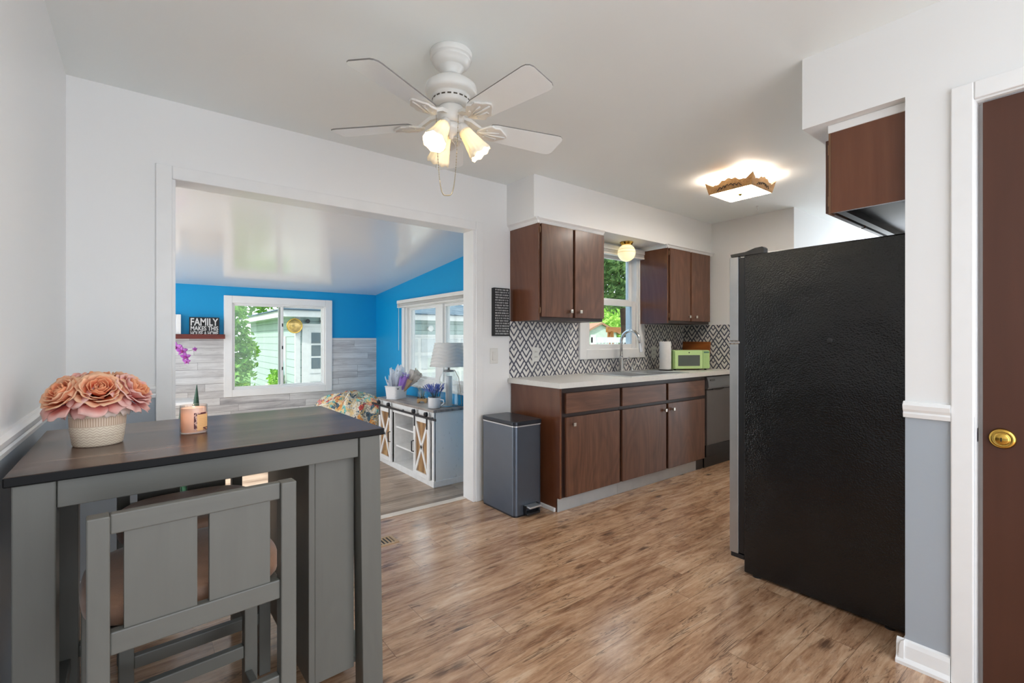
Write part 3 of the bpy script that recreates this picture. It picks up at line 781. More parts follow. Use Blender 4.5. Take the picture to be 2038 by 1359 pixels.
# lettered black sign on the wall
m_sign = plain('sign_black', C8(26, 27, 30), 0.6)
m_ink = plain('sign_white_letters', C8(214, 214, 214), 0.7)
sg = thing('wall_sign', 'tall black sign covered in rows of small white lettering', 'sign', (2.19, YB, 1.246))
MB().box(2.122, YB-0.036, 1.246, 2.272, YB, 1.617, 0.001).build('board', m_sign, sg)
b = MB(); rr = random.Random(3)
for i in range(18):
    z = 1.602-0.0199*i
    x = 2.131
    while x < 2.262:
        wlen = rr.randint(2, 6)
        for k in range(wlen):
            if x+0.005 > 2.264: break
            st = rr.choice((0, 1, 2, 3))
            if st != 3: b.box(x, YB-0.0372, z-0.006, x+0.0014, YB-0.0355, z+0.006)
            if st != 2: b.box(x+0.0034, YB-0.0372, z-0.006, x+0.0048, YB-0.0355, z+0.006)
            if st != 1: b.box(x, YB-0.0372, z+0.0045, x+0.0048, YB-0.0355, z+0.006)
            b.box(x, YB-0.0372, z-0.001, x+0.0048, YB-0.0355, z+0.0006)
            x += 0.0064
        x += 0.0045
b.build('lettering', m_ink, sg)

# ------------------------------------------------------------------ counter-height table
FL, FR, BL = Vector((-0.243, 1.499)), Vector((0.656, 1.557)), Vector((-0.254, 2.200))
uxv = (FR-FL).normalized(); vxv = (BL-FL).normalized()
TU, TV = 0.901, 0.701
def TX(u, v, z): return (FL.x+uxv.x*u+vxv.x*v, FL.y+uxv.y*u+vxv.y*v, z)
tc = TX(TU/2, TV/2, 0)
tab = thing('counter_table', 'grey counter-height table with a dark brown plank top against the left wall', 'table', tc)
b = MB(TX); b.box(0, 0, 0.891, TU, TV, 0.914, 0.003, mi=0)
to = b.build('tabletop', [m_tabletop, m_top_edge], tab)
for p in to.data.polygons:
    if p.normal.z < 0.7: p.material_index = 1
to['label'] = 'dark brown plank tabletop'
LW = 0.072
for (u, v, fl) in ((0.012, 0.012, 0), (TU-0.012-LW, 0.012, 0.012), (0.012, TV-0.012-LW, 0), (TU-0.012-LW, TV-0.012-LW, 0.012)):
    b = MB(TX); b.box(u, v, 0.0, u+LW, v+LW, 0.891, 0.003)
    for vv in b.bm.verts:
        if vv.co.z < 0.4: vv.co.x += fl
    b.build('leg', m_grey_paint, tab)
for (u0, v0, u1, v1) in ((0.085, 0.022, TU-0.085, 0.044), (0.085, TV-0.044, TU-0.085, TV-0.022), (0.022, 0.085, 0.044, TV-0.085), (TU-0.044, 0.085, TU-0.022, TV-0.085)):
    b = MB(TX); b.box(u0, v0, 0.824, u1, v1, 0.8905, 0.002); b.build('apron', m_grey_paint_x, tab)
b = MB(TX); b.box(0.665, 0.06, 0.10, 0.685, TV-0.06, 0.8905, 0.002); b.box(0.685, 0.06, 0.10, TU-0.086, 0.08, 0.8905, 0.002)
b.box(0.685, TV-0.08, 0.10, TU-0.086, TV-0.06, 0.8905, 0.002); b.box(0.685, 0.08, 0.10, TU-0.02, TV-0.08, 0.12, 0.002); b.box(0.685, 0.08, 0.47, TU-0.03, TV-0.08, 0.49, 0.002)
b.build('storage_box', m_grey_paint, tab)
b = MB(TX); b.box(0.084, TV-0.068, 0.155, 0.665, TV-0.026, 0.195, 0.003); b.build('foot_rail', m_grey_paint_x, tab)
b = MB(TX); b.box(0.030, 0.085, 0.130, 0.066, TV-0.085, 0.172, 0.003); b.build('foot_rail', m_grey_paint, tab)

def make_stool(label):
    s = thing('counter_stool', label, 'stool', (0, 0, 0), 0, 'counter stools at the table')
    for sx in (-1, 1):
        b = MB()
        xo = sx*0.207; xi = xo-sx*0.038
        x0, x1 = min(xo, xi), max(xo, xi)
        b.box(x0, 0.0, 0.0, x1, 0.040, 0.845, 0.003); b.build('leg', m_grey_paint, s, local=True)
        b = MB(); b.box(x0+sx*0.008, 0.405, 0.0, x1+sx*0.008, 0.443, 0.53, 0.003); b.build('leg', m_grey_paint, s, local=True)
        b = MB(); b.box(x0+0.008, 0.040, 0.100, x1-0.008, 0.405, 0.145, 0.003); b.build('stretcher', m_grey_paint, s, local=True)
    b = MB(); b.box(-0.169, 0.008, 0.803, 0.169, 0.032, 0.846, 0.003); b.build('top_rail', m_grey_paint_x, s, local=True)
    b = MB(); b.box(-0.169, 0.008, 0.545, 0.169, 0.032, 0.594, 0.003); b.build('bottom_rail', m_grey_paint_x, s, local=True)
    for (a, c) in ((-0.146, -0.012), (0.012, 0.146)):
        b = MB(); b.box(a, 0.013, 0.592, c, 0.027, 0.805, 0.001); b.build('slat', m_grey_paint, s, local=True)
    b = MB(); b.box(-0.169, 0.01, 0.305, 0.169, 0.034, 0.345, 0.003); b.build('stretcher', m_grey_paint_x, s, local=True)
    b = MB(); b.box(-0.177, 0.412, 0.185, 0.177, 0.438, 0.225, 0.003); b.build('foot_rail', m_grey_paint_x, s, local=True)
    b = MB(); b.box(-0.195, 0.06, 0.53, 0.195, 0.44, 0.558, 0.004); b.build('seat_frame', m_grey_paint_x, s, local=True)
    # rounded seat cushion
    def cu(u, v):
        a = 2*PI*u
        n = 3.2
        ca, sa = math.cos(a), math.sin(a)
        k = (abs(ca)**n+abs(sa)**n)**(-1/n)
        prof = [(0.0, 0.559), (0.90, 0.559), (0.985, 0.568), (1.0, 0.590), (0.975, 0.612), (0.90, 0.622), (0.6, 0.627), (0.0, 0.629)]
        f = v*(len(prof)-1); i = min(int(f), len(prof)-2); t_ = f-i
        r_ = prof[i][0]*(1-t_)+prof[i+1][0]*t_; z = prof[i][1]*(1-t_)+prof[i+1][1]*t_
        return (0.218*k*ca*max(r_, 0.001), 0.272+0.212*k*sa*max(r_, 0.001), z)
    b = MB(); b.grid(cu, 48, 21, closed_u=True)
    c_ = b.build('seat_cushion', m_cushion, s, local=True); c_['label'] = 'brown upholstered seat cushion'
    return s
st = make_stool('grey slat-back counter stool with brown seat on the near side of the table')
st.location = (0.114, 1.322, 0); st.rotation_euler = (0, 0, R(4.4))
st2 = copy_tree(st); st2.location = (0.128, 2.345, 0); st2.rotation_euler = (0, 0, R(180+3.5))
st2['label'] = 'grey slat-back counter stool on the far side of the table, seen under the tabletop'

# ------------------------------------------------------------------ rose pot
t = NT('carved_cream_pot')
sep = t.n('ShaderNodeSeparateXYZ'); t.l(t.n('ShaderNodeTexCoord').outputs['Object'], sep.inputs[0])
thn = t.math('ARCTAN2', sep.outputs[1], sep.outputs[0])
z = sep.outputs[2]
zig = t.math('ABSOLUTE', t.math('SUBTRACT', t.math('FRACT', t.math('MULTIPLY', thn, 26/(2*PI))), 0.5))
chev = t.math('FRACT', t.math('ADD', t.math('DIVIDE', z, 0.0075), t.math('MULTIPLY', zig, 1.4)))
chevl = t.math('LESS_THAN', chev, 0.32)
bars = t.math('LESS_THAN', t.math('FRACT', t.math('MULTIPLY', thn, 70/(2*PI))), 0.4)
band = t.math('MULTIPLY', t.math('GREATER_THAN', z, 0.058), t.math('LESS_THAN', z, 0.082))
edge1 = t.math('LESS_THAN', t.math('ABSOLUTE', t.math('SUBTRACT', z, 0.057)), 0.0012)
edge2 = t.math('LESS_THAN', t.math('ABSOLUTE', t.math('SUBTRACT', z, 0.083)), 0.0012)
edge3 = t.math('LESS_THAN', t.math('ABSOLUTE', t.math('SUBTRACT', z, 0.030)), 0.001)
g_ = t.n('ShaderNodeMix', data_type='FLOAT'); t.l(band, g_.inputs[0]); t.l(chevl, g_.inputs[2]); t.l(bars, g_.inputs[3])
groove = t.math('MAXIMUM', t.math('MAXIMUM', g_.outputs[0], edge1), t.math('MAXIMUM', edge2, edge3))
base = t.mix(band, C8(232, 218, 196), C8(224, 202, 178))
c = t.mix(t.math('MULTIPLY', groove, t.math('ADD', 0.45, t.math('MULTIPLY', band, 0.3))), base, C8(176, 138, 108))
t.principled(c, 0.42, spec=0.4, bump=t.math('SUBTRACT', 1.0, groove), bstr=0.4, bdist=0.002)
m_pot = t.m
pc = (-0.103, 1.832)
fp = thing('flower_pot', 'round cream carved pot holding a bouquet of peach roses on the dark table', 'flower pot', (pc[0], pc[1], 0.9142))
MB().lathe([(0.0001, 0), (0.054, 0), (0.057, 0.004), (0.063, 0.05), (0.066, 0.11), (0.0665, 0.122), (0.063, 0.122), (0.061, 0.10), (0.055, 0.02), (0.0001, 0.018)], (0, 0, 0), 64).build('pot', m_pot, fp, local=True)
MB().lathe([(0.0001, 0.092), (0.0605, 0.092), (0.0605, 0.096), (0.0001, 0.10)], (0, 0, 0), 32).build('moss', plain('moss', C8(70, 74, 44), 0.9, var=0.3, vscale=80), fp, local=True)
def petal_mat(name, ca, cb, cc):
    t = NT(name)
    at = t.n('ShaderNodeAttribute'); at.attribute_name = 'pv'
    nz = t.noise(t.coords(), 38, 3)
    f = t.math('ADD', at.outputs['Fac'], t.math('MULTIPLY', t.math('SUBTRACT', nz, 0.5), 0.5))
    c = t.ramp(f, [(0.05, ca), (0.5, cb), (0.98, cc)])
    p = t.principled(c, 0.6, spec=0.25)
    tl = t.n('ShaderNodeBsdfTranslucent'); t.l(c, tl.inputs[0])
    mx = t.n('ShaderNodeMixShader'); mx.inputs[0].default_value = 0.25
    t.l(p.outputs[0], mx.inputs[1]); t.l(tl.outputs[0], mx.inputs[2]); t.l(mx.outputs[0], t.out.inputs[0])
    return t.m
m_petal = petal_mat('petal_peach', C8(204, 76, 58), C8(240, 146, 104), C8(250, 208, 172))
m_petal2 = petal_mat('petal_pink', C8(196, 84, 96), C8(232, 140, 128), C8(246, 206, 196))
m_heart = petal_mat('petal_heart', C8(190, 48, 52), C8(236, 118, 78), C8(248, 182, 138))
def petals(ringspec, M, seed, size):
    """rings of cupped petals. ringspec rows: (count, base radius, top radius, height, half angle, curl, droop)"""
    r_ = random.Random(seed)
    verts, faces, pv = [], [], []
    for (cnt, rb, rt, hgt, ha, curl, z0) in ringspec:
        off = r_.random()*6.28
        for k in range(cnt):
            a0 = off+2*PI*k/cnt+r_.uniform(-0.12, 0.12)
            jr = r_.uniform(0.92, 1.1); jh = r_.uniform(0.9, 1.1); ph = r_.uniform(0, 6.28)
            nu, nv = 8, 6
            st_ = len(verts)
            for j in range(nv+1):
                v = j/nv
                wd = ha*(0.35+0.65*math.sin(PI*min(1.0, v*0.62+0.08)))*(1.0 if v < 0.75 else 1.0-(v-0.75)*1.1)
                for i in range(nu+1):
                    u = i/nu*2-1
                    a = a0+u*wd
                    rad_ = (rb+(rt-rb)*math.sin(v*PI/2)**1.2)*jr
                    zz = z0+hgt*jh*(v-0.10*u*u*v)
                    if v > 0.7:
                        q = (v-0.7)/0.3
                        rad_ += curl*q*q; zz -= abs(curl)*0.55*q*q
                    rad_ += 0.05*math.sin(4*u+ph)*v*rt; zz += 0.03*math.sin(6*u+ph*1.7)*v
                    p = Vector((rad_*math.cos(a), rad_*math.sin(a), zz))*size
                    verts.append(tuple(M @ p)); pv.append(v)
            for j in range(nv):
                for i in range(nu):
                    faces.append((st_+j*(nu+1)+i, st_+j*(nu+1)+i+1, st_+(j+1)*(nu+1)+i+1, st_+(j+1)*(nu+1)+i))
    return verts, faces, pv
def build_petals(name, mat, parent, data, thick=0.0012):
    verts, faces, pv = data
    me = bpy.data.meshes.new(name)
    me.from_pydata(verts, [], faces)
    for p in me.polygons: p.use_smooth = True
    at = me.attributes.new('pv', 'FLOAT', 'POINT')
    at.data.foreach_set('value', pv)
    me.materials.append(mat)
    o = bpy.data.objects.new(name, me); COL.objects.link(o); o.parent = parent
    md = o.modifiers.new('solid', 'SOLIDIFY'); md.thickness = thick; md.offset = 0
    return o
outer = [(5, 0.30, 0.92, 0.55, 0.78, 0.16, 0.02), (5, 0.26, 0.78, 0.72, 0.80, 0.10, 0.04), (5, 0.22, 0.64, 0.80, 0.80, 0.05, 0.06)]
skirt = [(6, 0.30, 1.12, 0.16, 0.60, 0.22, 0.0)]
inner = [(4, 0.18, 0.50, 0.80, 0.9, 0.02, 0.10), (4, 0.14, 0.36, 0.78, 0.95, -0.02, 0.12), (3, 0.10, 0.24, 0.74, 1.1, -0.04, 0.14), (3, 0.05, 0.13, 0.70, 1.2, -0.03, 0.16)]
# direction towards the camera from the pot
tcam = math.atan2(-pc[1], -pc[0])
roses = [(0.05, 0.050, 0.057, 0.166, 46), (1.15, 0.066, 0.056, 0.160, 50), (-1.05, 0.066, 0.054, 0.162, 48), (2.1, 0.058, 0.053, 0.172, 36), (-2.1, 0.058, 0.053, 0.172, 36), (3.14, 0.050, 0.051, 0.170, 36), (0.4, 0.004, 0.048, 0.184, 8)]
for i, (da, dist, size, hz, tilt) in enumerate(roses):
    a = tcam+da
    ctr = Vector((math.cos(a)*dist, math.sin(a)*dist, hz-0.022))
    ax = Vector((-math.sin(a), math.cos(a), 0))
    M = Matrix.Translation(ctr) @ Matrix.Rotation(R(tilt), 4, ax) @ Matrix.Rotation(i*1.3, 4, 'Z')
    mat = m_petal if i % 3 != 1 else m_petal2
    rs = build_petals('rose', mat, fp, petals(outer, M, 11+i, size))
    build_petals('rose_heart', m_heart, rs, petals(inner, M, 40+i, size))
    sk = build_petals('outer_petals', m_petal2, rs, petals(skirt, M, 70+i, size))
    b = MB(); b.tube([(math.cos(a)*0.02, math.sin(a)*0.02, 0.095), tuple(ctr*0.75+Vector((0, 0, 0.03))), tuple(ctr+Vector((0, 0, 0.003)))], 0.003, 6)
    b.build('stem', plain('stem_green', C8(66, 92, 48), 0.6) if i == 0 else bpy.data.materials['stem_green'], rs, local=True)
# drooping petals over the rim
m_petal3 = petal_mat('petal_cream', C8(222, 168, 172), C8(238, 206, 196), C8(248, 232, 220))
for k, (da, wd) in enumerate(((0.35, 0.9), (-0.55, 0.9), (0.9, 0.8), (-1.2, 0.8), (1.9, 0.9), (-2.2, 0.9), (2.9, 0.9))):
    a0 = tcam+da; verts, faces, pv = [], [], []
    nu, nv = 8, 8
    for j in range(nv+1):
        v = j/nv
        for i in range(nu+1):
            u = i/nu*2-1
            wv = math.sin(PI*min(1, 0.12+v*0.80))**0.7*0.027
            out = 0.040+0.042*math.sin(v*PI*0.52)
            zz = 0.142-0.055*v**1.5 - 0.006*u*u
            px_ = out-0.004*u*u; py_ = u*wv
            verts.append((px_*math.cos(a0)-py_*math.sin(a0), px_*math.sin(a0)+py_*math.cos(a0), zz)); pv.append(v)
    for j in range(nv):
        for i in range(nu):
            faces.append((j*(nu+1)+i, j*(nu+1)+i+1, (j+1)*(nu+1)+i+1, (j+1)*(nu+1)+i))
    build_petals('drooping_petal', m_petal3 if k % 2 == 0 else m_petal2, fp, (verts, faces, pv))

# ------------------------------------------------------------------ candle
cc = (0.131, 1.866)
cd = thing('jar_candle', 'lit peach candle in a labelled clear glass jar on the dark table', 'candle', (cc[0], cc[1], 0.9142))
m_wax = translucent('peach_wax', C8(253, 232, 218), C8(254, 240, 230), 0.35, 0.35)
MB().lathe([(0.0001, 0.004), (0.0345, 0.004), (0.0355, 0.007), (0.0355, 0.080), (0.0345, 0.0815), (0.0325, 0.080), (0.0300, 0.040), (0.0250, 0.034), (0.0001, 0.033)], (0, 0, 0), 40).build('wax', m_wax, cd, local=True)
MB().lathe([(0.0001, 0.0), (0.036, 0.0), (0.0385, 0.003), (0.0385, 0.088), (0.0378, 0.0895), (0.0365, 0.088), (0.0362, 0.006), (0.0001, 0.0035)], (0, 0, 0), 48).build('glass_jar', clear_glass('candle_glass', (0.985, 0.95, 0.93, 1), 0.2), cd, local=True)
b = MB(); b.tube([(0, 0, 0.033), (0.0005, 0, 0.044)], 0.0009, 6); b.build('wick', m_black, cd, local=True)
b = MB(); b.lathe([(0.0003, 0.040), (0.0034, 0.045), (0.0038, 0.050), (0.0018, 0.060), (0.0002, 0.066)], (0, 0, 0), 12); b.build('flame', emissive('candle_flame', C8(255, 226, 190), 20), cd, local=True)
t = NT('candle_label')
sep = t.n('ShaderNodeSeparateXYZ'); t.l(t.n('ShaderNodeTexCoord').outputs['UV'], sep.inputs[0])
u_, v_ = sep.outputs[0], sep.outputs[1]
nz = t.noise(t.n('ShaderNodeTexCoord').outputs['UV'], 5, 4)
border = t.math('MAXIMUM', t.math('LESS_THAN', u_, 0.17), t.math('GREATER_THAN', v_, 0.90))
blot = t.math('MULTIPLY', t.math('MAXIMUM', border, t.math('MULTIPLY', t.math('GREATER_THAN', u_, 0.55), t.math('LESS_THAN', v_, 0.15))), t.math('GREATER_THAN', nz, 0.47))
c = t.mix(border, C8(246, 190, 128), C8(222, 176, 160))
c = t.mix(blot, c, C8(92, 34, 40))
lines = t.math('MULTIPLY', t.math('LESS_THAN', t.math('FRACT', t.math('MULTIPLY', v_, 11)), 0.16), t.math('MULTIPLY', t.math('GREATER_THAN', u_, 0.3), t.math('MULTIPLY', t.math('GREATER_THAN', v_, 0.25), t.math('LESS_THAN', v_, 0.7))))
c = t.mix(t.math('MULTIPLY', lines, 0.45), c, C8(196, 112, 74))
t.principled(c, 0.5)
ca = math.atan2(-cc[1], -cc[0])
verts, faces, uvs = [], [], []
N = 16; a0, a1 = ca+0.02, ca+1.28
for i in range(N+1):
    a = a0+(a1-a0)*i/N
    for (zz, vv) in ((0.010, 0), (0.067, 1)):
        verts.append((0.0388*math.cos(a), 0.0388*math.sin(a), zz)); uvs.append((i/N, vv))
for i in range(N): faces.append((2*i, 2*i+2, 2*i+3, 2*i+1))
me = bpy.data.meshes.new('label'); me.from_pydata(verts, [], faces)
ul = me.uv_layers.new(name='UVMap')
for lp in me.loops: ul.data[lp.index].uv = uvs[lp.vertex_index]
me.materials.append(t.m); o = bpy.data.objects.new('jar_label', me); COL.objects.link(o); o.parent = cd; o['label'] = 'peach picture label with dark corners'

# ------------------------------------------------------------------ ceiling fan
m_fan = plain('fan_white', C8(222, 220, 215), 0.28, var=0.02)
m_blade = plain('blade_white', C8(248, 253, 253), 0.2, var=0.01)
m_blade_e = plain('blade_edge', C8(120, 118, 114), 0.5)
m_shade = translucent('frosted_glass_shade', C8(250, 240, 214), C8(252, 245, 226), 0.09, 0.35)
m_bulb = emissive('bulb_lit', C8(255, 245, 228), 60)
FZ = ZC
fan = thing('ceiling_fan', 'white five-blade ceiling fan with three lit tulip shades', 'ceiling fan', (1.039, 1.759, FZ))
L = dict(local=True)
MB().lathe([(0.0001, 0), (0.088, 0), (0.090, -0.004), (0.090, -0.022), (0.088, -0.025), (0.080, -0.026), (0.080, -0.030), (0.083, -0.032), (0.083, -0.036), (0.079, -0.038), (0.074, -0.050), (0.058, -0.062), (0.052, -0.063), (0.052, -0.067), (0.048, -0.069), (0.046, -0.076), (0.036, -0.085), (0.036, -0.089), (0.030, -0.094), (0.0001, -0.094)], (0, 0, 0), 40).build('canopy', m_fan, fan, **L)
MB().cyl((0, 0, -0.09), (0, 0, -0.125), 0.012, n=16).build('downrod', m_fan, fan, **L)
mo = MB().lathe([(0.0001, -0.112), (0.040, -0.112), (0.080, -0.122), (0.106, -0.142), (0.110, -0.156), (0.110, -0.172), (0.104, -0.182), (0.086, -0.186), (0.080, -0.190), (0.080, -0.222), (0.070, -0.230), (0.0001, -0.230)], (0, 0, 0), 48).build('motor_housing', m_fan, fan, **L)
b = MB()
for i in range(20):
    a = 2*PI*i/20
    if i % 1 == 0:
        p0 = Vector((0.0795*math.cos(a-0.10), 0.0795*math.sin(a-0.10), 0)); p1 = Vector((0.0795*math.cos(a+0.10), 0.0795*math.sin(a+0.10), 0))
        n_ = Vector((math.cos(a), math.sin(a), 0))*0.0015
        vs = [tuple(p0+n_+Vector((0, 0, -0.203))), tuple(p1+n_+Vector((0, 0, -0.203))), tuple(p1+n_+Vector((0, 0, -0.209))), tuple(p0+n_+Vector((0, 0, -0.209)))]
        vs += [tuple(Vector(q)-2*n_) for q in vs]
        b._take(vs, [(0, 1, 2, 3), (4, 7, 6, 5), (0, 4, 5, 1), (1, 5, 6, 2), (2, 6, 7, 3), (3, 7, 4, 0)])
b.build('vent_slots', plain('vent_dark', C8(70, 62, 48), 0.5), mo, **L)
MB().lathe([(0.0001, -0.230), (0.050, -0.230), (0.056, -0.240), (0.056, -0.282), (0.048, -0.296), (0.040, -0.302), (0.0001, -0.302)], (0, 0, 0), 36).build('switch_housing', m_fan, fan, **L)
MB().lathe([(0.0001, -0.302), (0.036, -0.302), (0.042, -0.312), (0.036, -0.330), (0.018, -0.346), (0.010, -0.352), (0.009, -0.362), (0.0001, -0.366)], (0, 0, 0), 30).build('light_kit_hub', m_fan, fan, **L)
b = MB(); bz = -0.300
bladepoly = [(0.172, -0.052), (0.195, -0.058), (0.490, -0.073), (0.508, -0.071), (0.521, -0.062), (0.527, -0.048), (0.527, 0.048), (0.521, 0.062), (0.508, 0.071), (0.490, 0.073), (0.195, 0.058), (0.172, 0.052), (0.165, 0.03), (0.165, -0.03)]
b.prism(bladepoly, -0.003, 0.003, 'z', bev=0.0012)
bl0 = b.build('fan_blade', [m_blade, m_blade_e], fan, **L)
for p in bl0.data.polygons:
    if abs(p.normal.z) < 0.6: p.material_index = 1
b = MB()
lf_ = []
for i in range(15):
    t_ = i/14; lf_.append((0.118+0.142*t_, 0.046*math.sin(PI*t_**0.85)**0.8*(1+0.10*math.cos(6*PI*t_))))
b.prism([(x, -y-0.004) for x, y in lf_]+[(x, y+0.004) for x, y in lf_[::-1]], -0.013, -0.0035, 'z', bev=0.003)
for sg in (-1, 1): b.tube([(0.135, 0, -0.0135), (0.175, sg*0.014, -0.015), (0.215, sg*0.020, -0.0135)], 0.0035, 6)
b.tube([(0.125, 0, -0.0135), (0.19, 0, -0.0155), (0.25, 0, -0.0135)], 0.004, 6)
b.prism([(0.045, 0.026), (0.085, 0.020), (0.13, -0.004), (0.145, -0.0115), (0.15, -0.0035), (0.135, 0.006), (0.09, 0.034), (0.045, 0.040)], -0.014, 0.014, 'y')
for (sx, sy) in ((0.155, 0.022), (0.21, 0.026), (0.155, -0.022)): b.cyl((sx, sy, -0.0125), (sx, sy, -0.0155), 0.005, n=10)
bi0 = b.build('blade_bracket', m_fan, bl0, **L)
blades = [bl0]
for k in range(1, 5):
    c_ = bl0.copy(); COL.objects.link(c_); c_.parent = fan
    d_ = bi0.copy(); COL.objects.link(d_); d_.parent = c_
    blades.append(c_)
for k, o in enumerate(blades):
    o.location = (0, 0, bz)
    o.rotation_euler = Euler((R(-12), 0, R(-83.6+72*k)), 'XYZ')
# tulip shades
scall = lambda tt, r_, h_: r_*(1+0.018*math.cos(16*tt))
prof = [(0.020, 0.0), (0.026, -0.006), (0.029, -0.022), (0.033, -0.050), (0.040, -0.085), (0.047, -0.112), (0.050, -0.124)]
for k in range(3):
    a = R(-33+120*k)
    q = Matrix.Rotation(a, 3, 'Z') @ Matrix.Rotation(R(-36), 3, 'Y')
    o_ = Vector((0.052*math.cos(a), 0.052*math.sin(a), -0.322))
    b = MB(); n = 64
    verts, faces = [], []
    P2 = prof+[(0.0478, -0.124)]+[(r_-0.0022, h_) for r_, h_ in prof[::-1][1:]]
    for j, (r_, h_) in enumerate(P2):
        for i in range(n):
            tt = 2*PI*i/n
            rr_ = r_*(1+0.025*math.cos(16*tt)*(0.3+0.7*min(1, -h_/0.08)))
            hh = h_-(0.007*(0.5+0.5*math.cos(8*tt)) if abs(h_+0.124) < 1e-6 else 0)
            p = q @ Vector((rr_*math.cos(tt), rr_*math.sin(tt), hh)); verts.append(tuple(p+o_))
    for j in range(len(P2)-1):
        for i in range(n):
            i2 = (i+1) % n; faces.append((j*n+i, j*n+i2, (j+1)*n+i2, (j+1)*n+i))
    b._take(verts, faces, True)
    s_ = b.build('light_shade', m_shade, fan, **L); s_['label'] = 'frosted ribbed tulip glass shade'
    MB().lathe([(0.0001, 0.028), (0.014, 0.028), (0.022, 0.018), (0.0245, 0.0), (0.0245, -0.014), (0.018, -0.016), (0.0001, -0.016)], tuple(o_), 24, q.to_quaternion()).build('socket', m_fan, s_, **L)
    b = MB(); ctr = q @ Vector((0, 0, -0.072))+o_
    prb = [(0.0001, -0.018), (0.010, -0.020), (0.012, -0.036), (0.020, -0.055), (0.026, -0.074), (0.024, -0.092), (0.014, -0.102), (0.0001, -0.105)]
    b.lathe(prb, tuple(o_), 20, q.to_quaternion()); b.build('bulb', m_bulb, s_, **L)
    b = MB(); b.tube([(0.02*math.cos(a), 0.02*math.sin(a), -0.318), (0.045*math.cos(a), 0.045*math.sin(a), -0.302), tuple(q @ Vector((0, 0, 0.02))+o_)], 0.010, 10); b.build('arm', m_fan, s_, **L)
# beaded pull chain: loop
rx, ry = 0.789, -0.614
b = MB(); pts = []
for i in range(121):
    s_ = i/120
    u = 0.036-0.092*s_
    zz = -0.285-0.335*(1-(2*s_-1)**4)**0.9 if 0 < s_ < 1 else -0.285
    pts.append((u*rx-0.05*0.614, u*ry-0.05*0.789, zz))
b.tube(pts, 0.0011, 5)
for i in range(1, 120): b.ball(pts[i], 0.0028, 1)
b.build('pull_chain', plain('chain_metal', C8(170, 160, 136), 0.35, 0.6), fan, **L)

# ------------------------------------------------------------------ ceiling light with wooden gallery frame
m_oak = wood('fixture_wood', C8(150, 108, 62), C8(186, 142, 90), C8(206, 166, 112), 'x', 2.0, 0.5)
FX, FY = 3.562, 1.770
fl = thing('ceiling_light', 'square flush ceiling light with a scalloped wooden frame and lit white panel', 'ceiling light', (FX, FY, ZC))
gb, gt = -0.120, -0.045
def gallery(n=40):
    top = []
    for i in range(n+1):
        s_ = i/n*2-1; a_ = abs(s_)
        if a_ > 0.62: zz = -0.075+0.035*((a_-0.62)/0.38)**1.3*1.2 + (0.008 if a_ < 0.66 else 0)
        elif a_ > 0.58: zz = -0.062
        else: zz = -0.074+0.034*math.cos(a_/0.58*PI/2)**0.8+0.004*math.cos(a_*22)
        top.append((s_, zz))
    return top
for k in range(4):
    q = Matrix.Rotation(PI/2*k, 4, 'Z')
    tp = gallery(); n = len(tp); verts, faces = [], []
    for (inn) in (0, 0.008):
        for (s_, zz) in tp:
            f = (zz-gb)/(gt-gb); half = 0.161+0.017*f-inn
            verts.append(tuple(q @ Vector((s_*half, -half, zz))))
        for (s_, zz) in tp:
            half = 0.161-inn
            verts.append(tuple(q @ Vector((s_*half, -half, gb))))
    m_ = 2*n
    for i in range(n-1):
        faces += [(i, i+1, n+i+1, n+i), (m_+i+1, m_+i, m_+n+i, m_+n+i+1), (i+1, i, m_+i, m_+i+1), (n+i, n+i+1, m_+n+i+1, m_+n+i)]
    faces += [(0, n, m_+n, m_), (n-1, m_+n-1, m_+2*n-1, 2*n-1)]
    b = MB(); b._take(verts, faces); fb_ = b.build('frame_board', m_oak, fl, **L)
    b = MB(); pts = []
    for sgn in (-1, 1):
        for (s0, s1, zz) in ((0.02, 0.22, -0.088), (0.16, 0.38, -0.093), (0.34, 0.56, -0.097)):
            pp = []
            for i in range(9):
                w_ = i/8; sx = sgn*(s0+(s1-s0)*w_); z2 = zz+0.009*math.sin(w_*PI*1.6)
                half = 0.1625+0.017*((z2-gb)/(gt-gb))
                pp.append(tuple(q @ Vector((sx*half, -half, z2))))
            b.tube(pp, 0.0028, 6)
    b.build('carved_scroll', plain('dark_stain', C8(62, 46, 34), 0.6) if k == 0 else bpy.data.materials['dark_stain'], fb_, **L)
m_panel = emissive('lit_panel', C8(255, 247, 236), 14)
MB().box(-0.156, -0.156, gb, 0.156, 0.156, gb+0.004, 0.001).build('glass_panel', m_panel, fl, **L)
MB().lathe([(0.0001, 0), (0.10, 0), (0.105, -0.006), (0.095, -0.016), (0.085, -0.018), (0.0001, -0.02)], (0, 0, -0.0005), 40).build('ceiling_pan', m_trim, fl, **L)
b = MB(); b.cyl((0, 0, -0.02), (0, 0, gb), 0.004, n=8); b.build('rod', m_brass, fl, **L)
MB().lathe([(0.0001, 0), (0.016, 0), (0.017, -0.004), (0.010, -0.008), (0.007, -0.014), (0.0001, -0.017)], (0, 0, gb), 16).build('finial', plain('antique_brass', C8(120, 104, 52), 0.35, 0.9), fl, **L)
for (a_, c_) in ((0.07, 0.0), (-0.07, 0.0)):
    b = MB(); b.ball((a_, c_, -0.06), 0.027, 2); b.build('bulb', emissive('bulb_warm', C8(255, 248, 240), 4.5) if a_ > 0 else bpy.data.materials['bulb_warm'], fl, **L)
